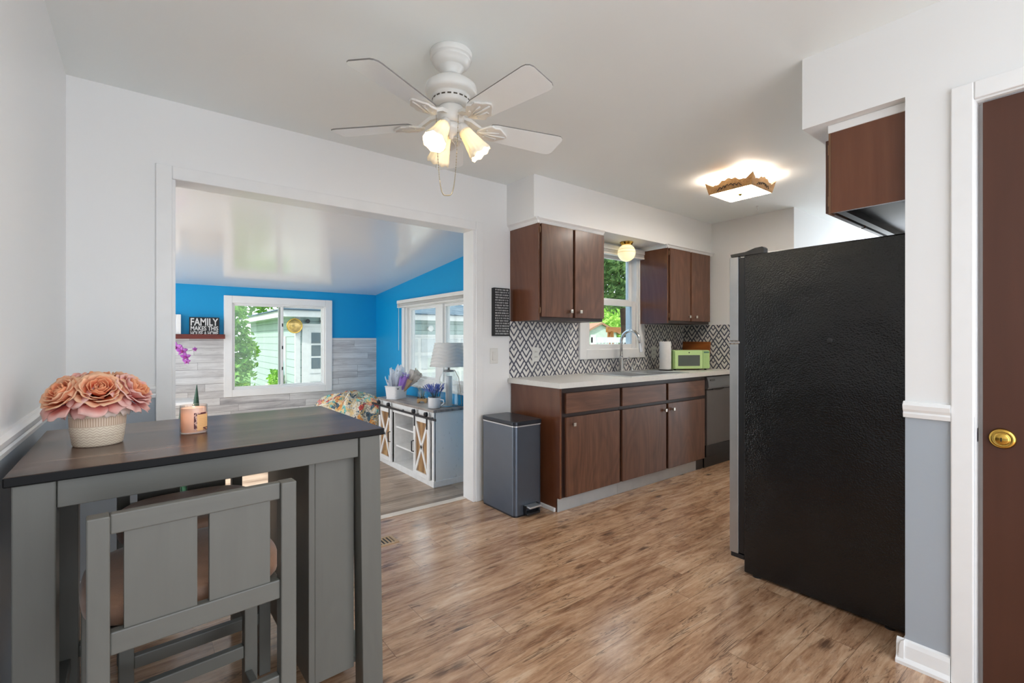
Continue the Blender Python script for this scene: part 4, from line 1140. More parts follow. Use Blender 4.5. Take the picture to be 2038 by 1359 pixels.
# globe light under the soffit
gl = thing('globe_light', 'round white globe light on a brass base above the kitchen window', 'ceiling light', (3.54, 2.82, 2.1225))
MB().lathe([(0.0001, 0), (0.060, 0), (0.062, -0.006), (0.056, -0.012), (0.054, -0.018), (0.048, -0.024), (0.047, -0.030), (0.0001, -0.030)], (0, 0, 0), 32).build('base', m_brass, gl, **L)
t = NT('lit_globe')
sep = t.n('ShaderNodeSeparateXYZ'); t.l(t.n('ShaderNodeTexCoord').outputs['Object'], sep.inputs[0])
bd = t.math('LESS_THAN', t.math('ABSOLUTE', t.math('SUBTRACT', t.math('ABSOLUTE', t.math('ADD', sep.outputs[2], 0.084)), 0.014)), 0.0016)
cc_ = t.mix(bd, C8(250, 236, 190), C8(190, 160, 84))
p = t.principled(cc_, 0.3); t.l(cc_, p.inputs['Emission Color']); p.inputs['Emission Strength'].default_value = 0.26
b = MB(); pr = []
for i in range(25):
    a = PI*i/24; pr.append((max(0.0001, 0.081*math.sin(a)), -0.100+0.081*math.cos(a)))
b.lathe(pr, (0, 0, 0), 40); b.build('globe', t.m, gl, **L)
# small hook in the ceiling
hk = MB(); hk.cyl((4.43, 2.046, ZC), (4.43, 2.046, ZC-0.006), 0.010, n=14); hk.tube([(4.43, 2.046, ZC-0.006), (4.43, 2.046, ZC-0.022), (4.442, 2.046, ZC-0.034), (4.430, 2.046, ZC-0.044), (4.420, 2.046, ZC-0.036)], 0.003, 8)
tag(hk.build('ceiling_hook', m_trim), 'small white hook screwed into the kitchen ceiling', 'hook')
# floor register
m_vent = plain('register_tan', C8(176, 148, 116), 0.5, 0.1)
vt = thing('floor_vent', 'tan metal floor register beside the grey table', 'floor vent', (1.06, 2.725, 0.0))
b = MB(); x0, x1, y0, y1 = 0.905, 1.218, 2.672, 2.790
b.box(x0, y0, 0.0, x1, y0+0.016, 0.005, 0.001); b.box(x0, y1-0.016, 0.0, x1, y1, 0.005, 0.001); b.box(x0, y0+0.016, 0.0, x0+0.018, y1-0.016, 0.005, 0.001); b.box(x1-0.018, y0+0.016, 0.0, x1, y1-0.016, 0.005, 0.001)
b.build('frame', m_vent, vt)
b = MB(); b.box(x0+0.018, y0+0.016, 0.0, x1-0.018, y1-0.016, 0.001); b.build('duct', m_black, vt)
b = MB()
for i in range(13): b.box(x0+0.022+i*0.0213, y0+0.016, 0.001, x0+0.032+i*0.0213, y1-0.016, 0.004)
b.build('slats', m_vent, vt)

# ------------------------------------------------------------------ sunroom: barn-door console
m_distress = plain('distressed_white', C8(236, 235, 233), 0.5, var=0.05, vscale=16)
def distressed():
    t = NT('distressed_side')
    v = t.coords()
    n1 = t.noise(v, 26, 5, 0.7); n2 = t.noise(v, 5, 3)
    f = t.ramp(t.math('ADD', t.math('MULTIPLY', n1, 0.7), t.math('MULTIPLY', n2, 0.3)), [(0.60, 0.0), (0.67, 1.0)])
    c = t.mix(t.math('MULTIPLY', f, 0.55), C8(232, 230, 226), C8(140, 132, 122))
    t.principled(c, 0.55)
    return t.m
m_side = distressed()
m_ctop = planks('grey_plank_top', ('y', 'x'), 1.6, 0.11, [(0.3, C8(92, 82, 76)), (0.5, C8(134, 124, 118)), (0.7, C8(168, 160, 154))], C8(60, 52, 48), 0.4, stretch=30)
m_barn = planks('rustic_door_boards', ('z', 'y'), 1.0, 0.042, [(0.3, C8(92, 62, 40)), (0.45, C8(150, 112, 72)), (0.55, C8(182, 142, 96)), (0.7, C8(206, 176, 132))], C8(70, 48, 34), 0.6, stretch=26, gapw=0.003)
cn = thing('console_cabinet', 'white farmhouse console with two sliding barn doors against the blue wall', 'console', (2.35, 4.64, ZS))
CX, CY0, CY1, CT = 2.165, 3.985, 5.30, 0.552
MB().box(CX-0.012, CY0-0.012, CT-0.024, 2.53, CY1+0.015, CT, 0.003).build('top', m_ctop, cn)
MB().box(CX-0.002, CY0, ZS, 2.52, CY1, ZS+0.060, 0.003).build('plinth', m_distress, cn)
b = MB(); b.box(CX+0.012, CY0+0.003, ZS+0.06, 2.52, CY0+0.025, CT-0.024); b.build('side_panel', m_side, cn)
b = MB(); b.box(CX+0.012, CY1-0.025, ZS+0.06, 2.52, CY1-0.003, CT-0.024); b.build('side_panel', m_side, cn)
MB().box(2.505, CY0+0.02, ZS+0.06, 2.52, CY1-0.02, CT-0.024).build('back_panel', m_distress, cn)
b = MB(); b.box(CX+0.002, CY0+0.003, ZS+0.06, CX+0.02, CY0+0.045, CT-0.024); b.box(CX+0.002, CY1-0.045, ZS+0.06, CX+0.02, CY1-0.003, CT-0.024); b.box(CX+0.002, CY0+0.04, 0.425, CX+0.02, CY1-0.04, CT-0.024)
b.build('face_frame', m_distress, cn)
for y in (4.375, 4.905): MB().box(CX+0.015, y-0.012, ZS+0.06, 2.505, y+0.012, 0.43).build('divider', m_distress, cn)
for z in (0.255, 0.050): MB().box(CX+0.03, 4.387, z, 2.505, 4.893, z+0.018, 0.002).build('shelf', m_distress, cn)
MB().box(CX-0.002, 4.387, ZS+0.06, 2.505, 4.893, ZS+0.066).build('bottom_shelf', m_distress, cn)
for (ya, yb_, hy) in ((4.035, 4.365, 4.352), (4.910, 5.245, 4.925)):
    za, zb = ZS+0.062, 0.455; w_ = 0.042
    b = MB(); frame_boxes(b, 'y', CX-0.026, CX-0.006, ya, yb_, za, zb, w_, bev=0.002); dr = b.build('door', m_distress, cn)
    MB().box(CX-0.012, ya+w_-0.004, za+w_-0.004, CX-0.006, yb_-w_+0.004, zb-w_+0.004).build('door_boards', m_barn, dr)
    b = MB()
    for (p0, p1) in (((ya+w_*0.8, za+w_*0.8), (yb_-w_*0.8, zb-w_*0.8)), ((yb_-w_*0.8, za+w_*0.8), (ya+w_*0.8, zb-w_*0.8))):
        d_ = Vector((p1[0]-p0[0], p1[1]-p0[1])); n_ = Vector((-d_.y, d_.x)).normalized()*0.015
        b.prism([(p0[0]+n_.x, p0[1]+n_.y), (p1[0]+n_.x, p1[1]+n_.y), (p1[0]-n_.x, p1[1]-n_.y), (p0[0]-n_.x, p0[1]-n_.y)], CX-0.0225, CX-0.0115, 'x')
    b.build('cross_brace', m_distress, dr)
    b = MB(); b.tube([(CX-0.026, hy, 0.10), (CX-0.05, hy, 0.105), (CX-0.05, hy, 0.205), (CX-0.026, hy, 0.21)], 0.006, 8); b.build('handle', m_black_metal, dr)
    for yy in (ya+0.035, yb_-0.035):
        b = MB(); b.box(CX-0.034, yy-0.010, 0.36, CX-0.027, yy+0.010, 0.505, 0.001); b.cyl((CX-0.052, yy, 0.505), (CX-0.028, yy, 0.505), 0.023, n=20); b.cyl((CX-0.056, yy, 0.505), (CX-0.05, yy, 0.505), 0.007, n=10)
        b.build('hanger_wheel', m_black_metal, dr)
rl = MB(); rl.box(CX-0.048, 3.865, 0.466, CX-0.040, 5.40, 0.488, 0.001)
for yy in (4.0, 4.3, 4.64, 4.98, 5.28): rl.cyl((CX-0.05, yy, 0.477), (CX+0.004, yy, 0.477), 0.006, n=8)
rl.build('sliding_rail', m_black_metal, cn)

# lamp on the console
LX, LY = 2.425, 4.150
lp = thing('table_lamp', 'clear glass table lamp with a rippled grey shade on the white console', 'lamp', (LX, LY, CT))
def sq(u, w, n=4):
    a = 2*PI*u; ca, sa = math.cos(a), math.sin(a)
    return w*ca*(abs(ca)**n+abs(sa)**n)**(-1/n), w*sa*(abs(ca)**n+abs(sa)**n)**(-1/n)
def jug(u, v):
    P_ = [(0.001, 0.001), (0.077, 0.001), (0.081, 0.006), (0.081, 0.275), (0.077, 0.295), (0.055, 0.335), (0.052, 0.345)]
    f = v*6; i = min(int(f), 5); t_ = f-i
    w = P_[i][0]*(1-t_)+P_[i+1][0]*t_; z = P_[i][1]*(1-t_)+P_[i+1][1]*t_
    x, y = sq(u, w); return (x, y, z)
b = MB(); b.grid(jug, 40, 6, closed_u=True); b.build('glass_base', clear_glass('lamp_glass', (0.94, 0.96, 0.96, 1), 0.4), lp, local=True)
b = MB(); b.cyl((0, 0, 0.004), (0, 0, 0.30), 0.034, n=20); b.build('inner_sleeve', plain('frosted_sleeve', C8(222, 224, 226), 0.6), lp, local=True)
MB().lathe([(0.0001, 0.345), (0.056, 0.345), (0.056, 0.362), (0.012, 0.363), (0.010, 0.40), (0.0001, 0.40)], (0, 0, 0), 28).build('cap', plain('lamp_cap_grey', C8(140, 140, 142), 0.35, 0.7), lp, local=True)
def shade_r(tt, r_, h_):
    return r_+0.004*math.sin((h_-0.4)*2*PI/0.033+1.6*math.sin(tt*5))
prf = [(0.188-0.046*i/40, 0.398+0.236*i/40) for i in range(41)]
sh = MB().lathe(prf, (0, 0, 0), 72, rad=shade_r).build('lamp_shade', translucent('rippled_shade', C8(232, 231, 229), C8(238, 237, 235), 0.35, 0.7), lp, local=True)
sh.modifiers.new('s', 'SOLIDIFY').thickness = 0.003
MB().tube([(0.05, -0.03, 0.36), (0.085, -0.05, 0.28), (0.105, -0.06, 0.10), (0.115, -0.06, 0.004), (0.13, 0.0, 0.004)], 0.003, 8).build('cord', plain('clear_cord', C8(190, 176, 156), 0.4), lp, local=True)

# lavender in a white mug
MX, MY = 2.250, 4.128
lv = thing('lavender_pot', 'white mug planted with blue lavender sprigs in front of the glass lamp', 'flower pot', (MX, MY, CT))
MB().lathe([(0.0001, 0), (0.056, 0), (0.061, 0.004), (0.063, 0.10), (0.0635, 0.104), (0.060, 0.103), (0.058, 0.012), (0.0001, 0.010)], (0, 0, 0), 40).build('mug', plain('white_ceramic', C8(226, 228, 232), 0.2, var=0.02), lv, local=True)
b = MB(); b.tube([(0.03, -0.055, 0.085), (0.05, -0.09, 0.08), (0.052, -0.095, 0.05), (0.035, -0.062, 0.025)], 0.006, 8); b.build('mug_handle', bpy.data.materials['white_ceramic'], lv, local=True)
rr = random.Random(5); bs, bf = MB(), MB()
for i in range(70):
    a = rr.uniform(0, 2*PI); r0 = rr.uniform(0, 0.045); sp = rr.uniform(0.2, 1.0)
    p0 = Vector((r0*math.cos(a), r0*math.sin(a), 0.085)); p2 = Vector(((r0+0.075*sp)*math.cos(a), (r0+0.075*sp)*math.sin(a), 0.15+rr.uniform(0.03, 0.085)))
    p1 = (p0+p2)/2+Vector((0, 0, 0.02))
    bs.tube([p0, p1, p2], 0.0012, 4)
    d_ = (p2-p1).normalized()
    for k in range(6):
        c_ = p2-d_*0.0085*k; bf.ball((c_.x+rr.uniform(-.002, .002), c_.y+rr.uniform(-.002, .002), c_.z), 0.0058*(0.7+0.12*k if k < 3 else 1.0), 1)
bs.build('stems', plain('lavender_stem', C8(92, 112, 128), 0.7), lv, local=True)
bf.build('sprigs', plain('lavender_blue', C8(104, 120, 190), 0.8, var=0.3, vscale=60), lv, local=True)

# little wooden stand with glass and dark letters
wb = thing('glass_planter', 'small clear glass planter on a wooden block with black letters on the console', 'planter', (2.335, 4.55, CT))
wb.rotation_euler = (0, 0, R(-38))
b = MB(); b.prism([(-0.05, 0), (-0.03, 0), (-0.024, 0.012), (0, 0.020), (0.024, 0.012), (0.03, 0), (0.05, 0), (0.05, 0.044), (-0.05, 0.044)], -0.03, 0.03, 'y', bev=0.002)
b.build('wooden_block', wood('pine_block', C8(150, 112, 72), C8(188, 150, 104), C8(208, 174, 130), 'x', 2.0, 0.6), wb, local=True)
b = MB(); b.lathe([(0.0001, 0), (0.038, 0), (0.045, 0.02), (0.046, 0.06), (0.036, 0.095), (0.026, 0.11), (0.028, 0.118)], (0, 0, 0.046), 28); b.build('glass_bowl', m_clear, wb, local=True)
b = MB()
rr = random.Random(9)
for i in range(9):
    a = rr.uniform(0, 2*PI); k = rr.uniform(0.06, 0.11)
    b.tube([(0.01*math.cos(a), 0.01*math.sin(a), 0.05), (0.03*math.cos(a), 0.03*math.sin(a), 0.13), (k*0.7*math.cos(a), k*0.7*math.sin(a), 0.175), (k*math.cos(a), k*math.sin(a), 0.15)], 0.0025, 5, taper=lambda s: 1-0.7*s)
b.build('air_plant', plain('dry_green', C8(150, 150, 124), 0.7), wb, local=True)
def text_mesh(name, body, size, mat, parent, loc, rot, sx=1.0, ext=0.002, bold=0.0, align='LEFT', space=1.0):
    cu = bpy.data.curves.new(name+'_c', 'FONT'); cu.body = body; cu.size = size; cu.extrude = ext; cu.offset = bold; cu.align_x = align; cu.space_character = space
    cu.resolution_u = 4
    tmp = bpy.data.objects.new('tmp', cu); COL.objects.link(tmp)
    bpy.context.view_layer.update()
    me = bpy.data.meshes.new_from_object(tmp.evaluated_get(bpy.context.evaluated_depsgraph_get()))
    bpy.data.objects.remove(tmp); bpy.data.curves.remove(cu)
    M = Matrix.Translation(Vector(loc)) @ Euler(rot).to_matrix().to_4x4() @ Matrix.Diagonal((sx, 1, 1, 1))
    me.transform(M); me.materials.clear(); me.materials.append(mat)
    o = bpy.data.objects.new(name, me); COL.objects.link(o)
    if parent is not None:
        o.parent = parent
    return o
text_mesh('letters', 'H M E', 0.032, m_black, wb, (-0.046, -0.031, 0.044), (PI/2, 0, 0), 1.0, 0.002, 0.0008)

# basket with wrapped flower bunches
BX, BY = 2.275, 5.065
bk = thing('basket', 'white woven basket on the console holding wrapped flower bunches', 'basket', (BX, BY, CT), R(31))
t = NT('white_wicker')
v = t.coords((1, 1, 1))
ch = t.n('ShaderNodeTexBrick'); ch.inputs['Scale'].default_value = 1.0; ch.inputs['Brick Width'].default_value = 0.014; ch.inputs['Row Height'].default_value = 0.008; ch.inputs['Mortar Size'].default_value = 0.0012
sep = t.n('ShaderNodeSeparateXYZ'); t.l(v, sep.inputs[0]); cv = t.n('ShaderNodeCombineXYZ'); t.l(t.math('ADD', sep.outputs[0], sep.outputs[1]), cv.inputs[0]); t.l(sep.outputs[2], cv.inputs[1]); t.l(cv.outputs[0], ch.inputs['Vector'])
c = t.mix(ch.outputs['Fac'], C8(238, 238, 240), C8(204, 204, 208))
t.principled(c, 0.5, bump=t.math('SUBTRACT', 1.0, ch.outputs['Fac']), bstr=0.4, bdist=0.003)
def bask(u, v, off=0.0):
    x, y = sq(u, 1.0, 7)
    return (x*(0.105+0.016*v-off), y*(0.070+0.014*v-off), off+v*(0.142-off))
b = MB(); b.grid(lambda u, v: bask(u, v), 48, 6, closed_u=True); b.grid(lambda u, v: bask(u, 1-v, 0.005) , 48, 6, closed_u=True); b.box(-0.10, -0.066, 0.0, 0.10, 0.066, 0.006)
b.build('basket_body', t.m, bk, local=True)
b = MB(); b.grid(lambda u, v: tuple(Vector(bask(u, 1.0))*1.0+Vector((0.006*math.cos(2*PI*v)*math.cos(2*PI*u), 0.006*math.cos(2*PI*v)*math.sin(2*PI*u), 0.005*math.sin(2*PI*v)))), 48, 8, closed_u=True)
b.build('rim', t.m, bk, local=True)
b = MB()
for i, s_ in enumerate((-0.102, -0.092, -0.082)): b.box(s_, -0.0835, 0.112, s_+0.007, -0.0805, 0.124)
b.build('handle_holes', plain('hole_dark', C8(90, 80, 92), 0.7), bk, local=True)
def bouquet(label, wrapm, base, tip, r0, r1, flowers, seed, open_=0.0, stems=None, jag=0.25):
    """a paper cone from base to tip with flowers in its mouth"""
    base, tip = Vector(base), Vector(tip)
    t = thing('flower_bunch', label, 'flowers', tuple(base), 0, 'wrapped flower bunches in the basket')
    d = tip-base; q = Vector((0, 0, 1)).rotation_difference(d.normalized()); Ln = d.length
    r_ = random.Random(seed); jg = [r_.uniform(-jag, jag) for _ in range(14)]
    def cone(u, v):
        a = 2*PI*u; k = u*14; i = int(k) % 14; f = k-int(k); j = jg[i]*(1-f)+jg[(i+1) % 14]*f
        rr_ = (r0+(r1-r0)*v**1.2)*(1+0.10*math.sin(5*a+seed))
        return tuple(q @ Vector((rr_*math.cos(a), rr_*math.sin(a)*0.75, Ln*v*(1+j*v*v))))
    b = MB(); b.grid(cone, 56, 12, closed_u=True); b.build('wrapping', wrapm, t, local=True, solid=0.0008)
    if flowers:
        b = MB(); bs = MB()
        for i in range(flowers[0]):
            a = r_.uniform(0, 2*PI); rad_ = r_.uniform(0, r1*0.85); hh = Ln*r_.uniform(0.72, flowers[2])
            p = q @ Vector((rad_*math.cos(a), rad_*math.sin(a)*0.7, hh)); bs.tube([q @ Vector((0, 0, Ln*0.1)), tuple(p)], 0.0013, 4)
            for k in range(7): b.ball(tuple(p+Vector((r_.uniform(-1, 1), r_.uniform(-1, 1), r_.uniform(-1, 1)))*flowers[3]), flowers[3]*0.6, 1)
        bs.build('stems', plain('bunch_stem', C8(88, 108, 92), 0.7) if 'bunch_stem' not in bpy.data.materials else bpy.data.materials['bunch_stem'], t, local=True)
        b.build('blossoms', flowers[1], t, local=True)
    return t
m_cello = translucent('white_tissue', C8(232, 236, 242), C8(222, 230, 240), 0.5, 0.25)
m_purple = translucent('purple_paper', C8(168, 124, 214), C8(196, 158, 230), 0.3, 0.5, 6)
m_kraft = plain('kraft_paper', C8(196, 168, 140), 0.7, var=0.08)
m_greyw = plain('grey_paper', C8(190, 184, 178), 0.6, var=0.06)
m_lil = plain('lilac_bloom', C8(168, 160, 214), 0.8, var=0.25, vscale=60)
m_whb = plain('white_bloom', C8(216, 226, 228), 0.8, var=0.15, vscale=60)
zb = CT+0.012
u31, w31 = Vector((math.cos(R(31)), math.sin(R(31)), 0)), Vector((-math.sin(R(31)), math.cos(R(31)), 0))
def inb(a, c, z): p = Vector((BX, BY, 0))+u31*a+w31*c; return (p.x, p.y, z)
rd_ = Vector((0.789, -0.614, 0))
def tipat(off, z, away=0.0): p = Vector((BX, BY, 0))+rd_*off+Vector((0.614, 0.789, 0))*away; return (p.x, p.y, z)
bouquet('bunch in white tissue standing leftmost in the white basket', m_cello, inb(-0.07, 0.0, zb), tipat(-0.085, CT+0.225), 0.015, 0.040, None, 1)
bouquet('bunch in clear wrap at the back left, tallest white point in the basket', m_cello, inb(-0.04, 0.035, zb), tipat(-0.045, CT+0.305, 0.05), 0.015, 0.048, (7, m_whb, 0.95, 0.010), 2)
bouquet('bunch of small blossoms in clear wrap at the middle back of the basket', m_cello, inb(0.0, 0.03, zb), tipat(0.030, CT+0.315, 0.05), 0.018, 0.056, (14, m_whb, 1.0, 0.011), 5)
bouquet('lavender bunch wrapped in bright purple paper in the white basket', m_purple, inb(-0.02, -0.03, zb), tipat(0.095, CT+0.245, -0.02), 0.022, 0.050, (16, m_lil, 1.18, 0.010), 3, jag=0.12)
bouquet('flower bunch in tan kraft paper at the right end of the basket', m_kraft, inb(0.03, -0.015, zb), tipat(0.150, CT+0.215, 0.02), 0.022, 0.044, (8, m_lil, 1.1, 0.009), 8, jag=0.12)
bouquet('bunch in a wide grey paper cone leaning far right out of the basket', m_greyw, inb(0.060, 0.02, zb), tipat(0.225, CT+0.290, 0.06), 0.014, 0.082, (9, plain('dry_twigs', C8(150, 140, 112), 0.8), 1.28, 0.007), 13, jag=0.06)

# geometric vase on the open shelf
b = MB()
b.lathe([(0.0001, 0), (0.035, 0), (0.055, 0.06), (0.022, 0.15), (0.026, 0.175)], (0, 0, 0), 6, smooth=False)
gv = b.build('glass_vase', clear_glass('vase_glass', (0.9, 0.92, 0.93, 1), 0.35)); gv.location = (2.33, 4.60, 0.2735); tag(gv, 'faceted clear glass vase on the upper open shelf of the console', 'vase')

# floral bean bag
t = NT('floral_fabric')
v = t.coords()
vo = t.n('ShaderNodeTexVoronoi'); vo.inputs['Scale'].default_value = 15; t.l(v, vo.inputs['Vector'])
wv = t.noise(v, 9, 3, 0.6, 2.5)
sepc = t.n('ShaderNodeSeparateColor'); t.l(vo.outputs['Color'], sepc.inputs[0])
c = t.ramp(sepc.outputs[0], [(0.0, C8(226, 216, 196)), (0.22, C8(124, 196, 190)), (0.36, C8(232, 222, 204)), (0.50, C8(214, 78, 68)), (0.60, C8(232, 160, 84)), (0.72, C8(236, 226, 206)), (0.86, C8(84, 112, 128)), (0.95, C8(226, 140, 130))], 'CONSTANT')
ln = t.ramp(wv, [(0.47, 0.0), (0.49, 1.0), (0.51, 1.0), (0.53, 0.0)])
c = t.mix(ln, c, C8(60, 52, 56))
ln2 = t.ramp(t.noise(v, 6, 2, 0.5, 3.0), [(0.52, 0.0), (0.55, 1.0), (0.60, 1.0), (0.62, 0.0)])
c = t.mix(t.math('MULTIPLY', ln2, 0.85), c, C8(232, 196, 130))
t.principled(c, 0.75, bump=t.noise(v, 5, 3), bstr=0.5, bdist=0.05)
m_floral = t.m
bb = bpy.data.objects.new('bean_bag', None)
b = MB()
def bag(u, v):
    a = 2*PI*u; ph = PI*(v-0.5)
    r_ = math.cos(ph)**0.7; z = math.sin(ph)
    lump = 1+0.05*math.sin(7*a+3*v)+0.04*math.sin(11*a-9*v)+0.04*math.sin(13*v+2*a)
    zz = 0.36+0.37*z*(1.0 if z > 0 else 0.97)
    fold = 0.02*math.sin(15*a)*max(0, z)
    return (2.03+(0.44*r_*lump+fold)*math.cos(a), 5.88+(0.44*r_*lump+fold)*math.sin(a), ZS+max(0.0, zz*lump**0.5))
b.grid(bag, 72, 30, closed_u=True)
bg = b.build('bean_bag', m_floral); tag(bg, 'puffy bean bag chair in bright multicoloured floral fabric in the far corner', 'bean bag')

# picture ledge with sign and frame
m_led = wood('ledge_redwood', C8(82, 24, 14), C8(112, 40, 26), C8(138, 58, 40), 'x', 1.0, 0.4)
b = MB(); b.box(-0.45, YW-0.10, 1.240, 0.745, YW-0.001, 1.258, 0.002); b.box(-0.45, YW-0.105, 1.228, 0.745, YW-0.095, 1.279, 0.002); b.box(-0.45, YW-0.018, 1.258, 0.745, YW-0.001, 1.279, 0.002)
tag(b.build('wall_ledge', m_led), 'dark red wooden picture ledge on top of the whitewashed planks', 'shelf')
fs = thing('wooden_sign', 'black block sign reading FAMILY MAKES THIS HOUSE A HOME on the red ledge', 'sign', (0.548, YW-0.07, 1.2585))
MB().box(0.405, YW-0.085, 1.2585, 0.690, YW-0.055, 1.470, 0.002).build('block', m_sign, fs)
b0 = chain_matrix(fs).inverted() @ Vector((0.548, YW-0.0855, 0))
def fit_text(body, z, hgt, width):
    o = text_mesh('lettering', body, hgt/0.70, m_ink, fs, (0, 0, 0), (PI/2, 0, 0), 1.0, 0.0015, hgt*0.030, 'LEFT')
    xs = [v.co.x for v in o.data.vertices]; x0, x1 = min(xs), max(xs); k = width/(x1-x0)
    for v in o.data.vertices:
        v.co.x = (v.co.x-x0)*k-width/2+b0.x; v.co.y += b0.y; v.co.z += z-1.2585
fit_text('FAMILY', 1.378, 0.080, 0.262)
fit_text('MAKES THIS', 1.322, 0.047, 0.262)
fit_text('HOUSE A HOME', 1.268, 0.045, 0.262)
pf = thing('picture_frame', 'white framed picture at the left of the red ledge', 'picture frame', (0.22, YW-0.07, 1.2585))
b = MB(); frame_boxes(b, 'x', YW-0.08, YW-0.062, 0.11, 0.330, 1.2585, 1.495, 0.042); b.build('frame', m_trim, pf)
MB().box(0.150, YW-0.070, 1.298, 0.29, YW-0.064, 1.456).build('mat_board', plain('mat_white', C8(214, 216, 220), 0.6), pf)
MB().box(0.165, YW-0.0715, 1.315, 0.272, YW-0.0695, 1.44).build('photo', plain('photo_print', C8(92, 104, 116), 0.3, var=0.5, vscale=14), pf)

# plant stand, orchid, snake plant
ps = thing('plant_stand', 'white plant stand behind the table near the planked wall', 'plant stand', (0.14, 6.0, ZS))
MB().box(-0.16, 5.78, 0.560, 0.415, 6.24, 0.587, 0.004).build('top', m_trim, ps)
for (x, y) in ((-0.14, 5.80), (0.36, 5.80), (-0.14, 6.19), (0.36, 6.19)): MB().box(x, y, ZS, x+0.035, y+0.035, 0.560, 0.003).build('leg', m_trim, ps)
orc = thing('orchid', 'purple orchid with drooping blooms on the white plant stand', 'plant', (0.02, 6.0, 0.5872))
MB().lathe([(0.0001, 0), (0.05, 0), (0.065, 0.11), (0.067, 0.12), (0.061, 0.12), (0.0001, 0.10)], (0, 0, 0), 28).build('pot', plain('orchid_pot', C8(220, 220, 222), 0.3), orc, local=True)
m_leafd = translucent('dark_leaf', C8(44, 74, 48), C8(66, 100, 62), 0.15, 0.4)
for k in range(4):
    a = k*1.6+0.4; verts, faces = [], []
    def lf(u, v, a=a): 
        s_ = u*2-1; r_ = 0.02+0.2*v; w = 0.035*math.sin(PI*min(1, 0.08+v*0.9)); z = 0.12+0.06*math.sin(v*PI*0.8)-0.02*v+0.008*s_*s_
        return (r_*math.cos(a)-s_*w*math.sin(a), r_*math.sin(a)+s_*w*math.cos(a), z)
    b = MB(); b.grid(lf, 6, 10); b.build('leaf', m_leafd, orc, local=True, solid=0.002)
stp = [(0.01, 0, 0.11), (0.0, 0, 0.35), (0.04, -0.01, 0.50), (0.13, -0.03, 0.575), (0.24, -0.05, 0.565), (0.33, -0.06, 0.50), (0.345, -0.06, 0.40)]
MB().tube(stp, 0.003, 6).build('stem', m_leafd, orc, local=True)
m_orch = translucent('orchid_petal', C8(196, 92, 206), C8(222, 142, 226), 0.3, 0.5, 30)
def orchid_flower(c, s, yawd):
    b = MB(); c = Vector(c)
    q = Matrix.Rotation(R(yawd), 3, 'Z')
    for k, (ang_, ln_, wd_) in enumerate(((90, 1.0, 0.5), (18, 1.05, 0.75), (162, 1.05, 0.75), (234, 0.95, 0.45), (306, 0.95, 0.45))):
        a = R(ang_)
        def pt(u, v):
            s_ = u*2-1; w = wd_*0.5*math.sin(PI*min(1, 0.12+0.86*v)); r_ = v*ln_
            x = r_*math.cos(a)-s_*w*math.sin(a); z = r_*math.sin(a)+s_*w*math.cos(a)
            return tuple(c+q @ Vector((x*s, -0.25*s*v*(1-v)*2+0.1*s*s_*s_, z*s)))
        b.grid(pt, 6, 6)
    f = b.build('bloom', m_orch, orc, local=True, solid=0.0012)
    b = MB(); b.ball(tuple(c+q @ Vector((0, -0.012, -0.006))), s*0.22, 2, sz=1.3); b.build('lip', plain('orchid_lip', C8(150, 36, 120), 0.5) if 'orchid_lip' not in bpy.data.materials else bpy.data.materials['orchid_lip'], f, local=True)
for (x, y, z, s_, yw) in ((0.245, -0.07, 0.555, 0.055, -20), (0.295, -0.08, 0.515, 0.052, 5), (0.325, -0.085, 0.455, 0.048, 10), (0.335, -0.085, 0.405, 0.034, -10), (0.405, -0.09, 0.530, 0.028, 35)):
    orchid_flower((x, y, z), s_, yw)
MB().tube([(0.315, -0.06, 0.515), (0.36, -0.075, 0.515), (0.405, -0.085, 0.53)], 0.002, 5).build('stem', m_leafd, orc, local=True)
sp = thing('snake_plant', 'tall green snake plant on the sunroom floor behind the table', 'plant', (0.28, 4.45, ZS))
MB().lathe([(0.0001, 0), (0.10, 0), (0.125, 0.20), (0.13, 0.215), (0.118, 0.215), (0.0001, 0.19)], (0, 0, 0), 32).build('pot', plain('plant_pot_grey', C8(120, 122, 124), 0.6), sp, local=True)
m_sn = wood('snake_leaf', C8(26, 52, 40), C8(40, 74, 54), C8(58, 96, 66), 'x', 3.0, 0.4)
rr = random.Random(4)
tips = [(0.055, 0.02, 1.045), (-0.115, -0.03, 0.94), (0.0, 0.06, 0.80), (-0.05, 0.05, 0.86), (0.03, -0.05, 0.62), (0.08, 0.06, 0.7)]
for i, (tx, ty, tz) in enumerate(tips):
    a = rr.uniform(-0.5, 0.5)
    bx_, by_ = (tx*0.55, ty*0.55)
    def bl(u, v, tx=tx, ty=ty, tz=tz, bx_=bx_, by_=by_, a=a):
        s_ = u*2-1; w = 0.030*(0.8+0.4*math.sin(PI*v*0.8))*(1-v**4)+0.0005
        x = bx_+(tx-bx_)*v; y = by_+(ty-by_)*v; z = 0.19+(tz-0.19)*v
        return (x+s_*w*math.cos(a), y+s_*w*math.sin(a)+0.010*s_*s_, z)
    b = MB(); b.grid(bl, 6, 18); b.build('leaf', m_sn, sp, local=True, solid=0.003)

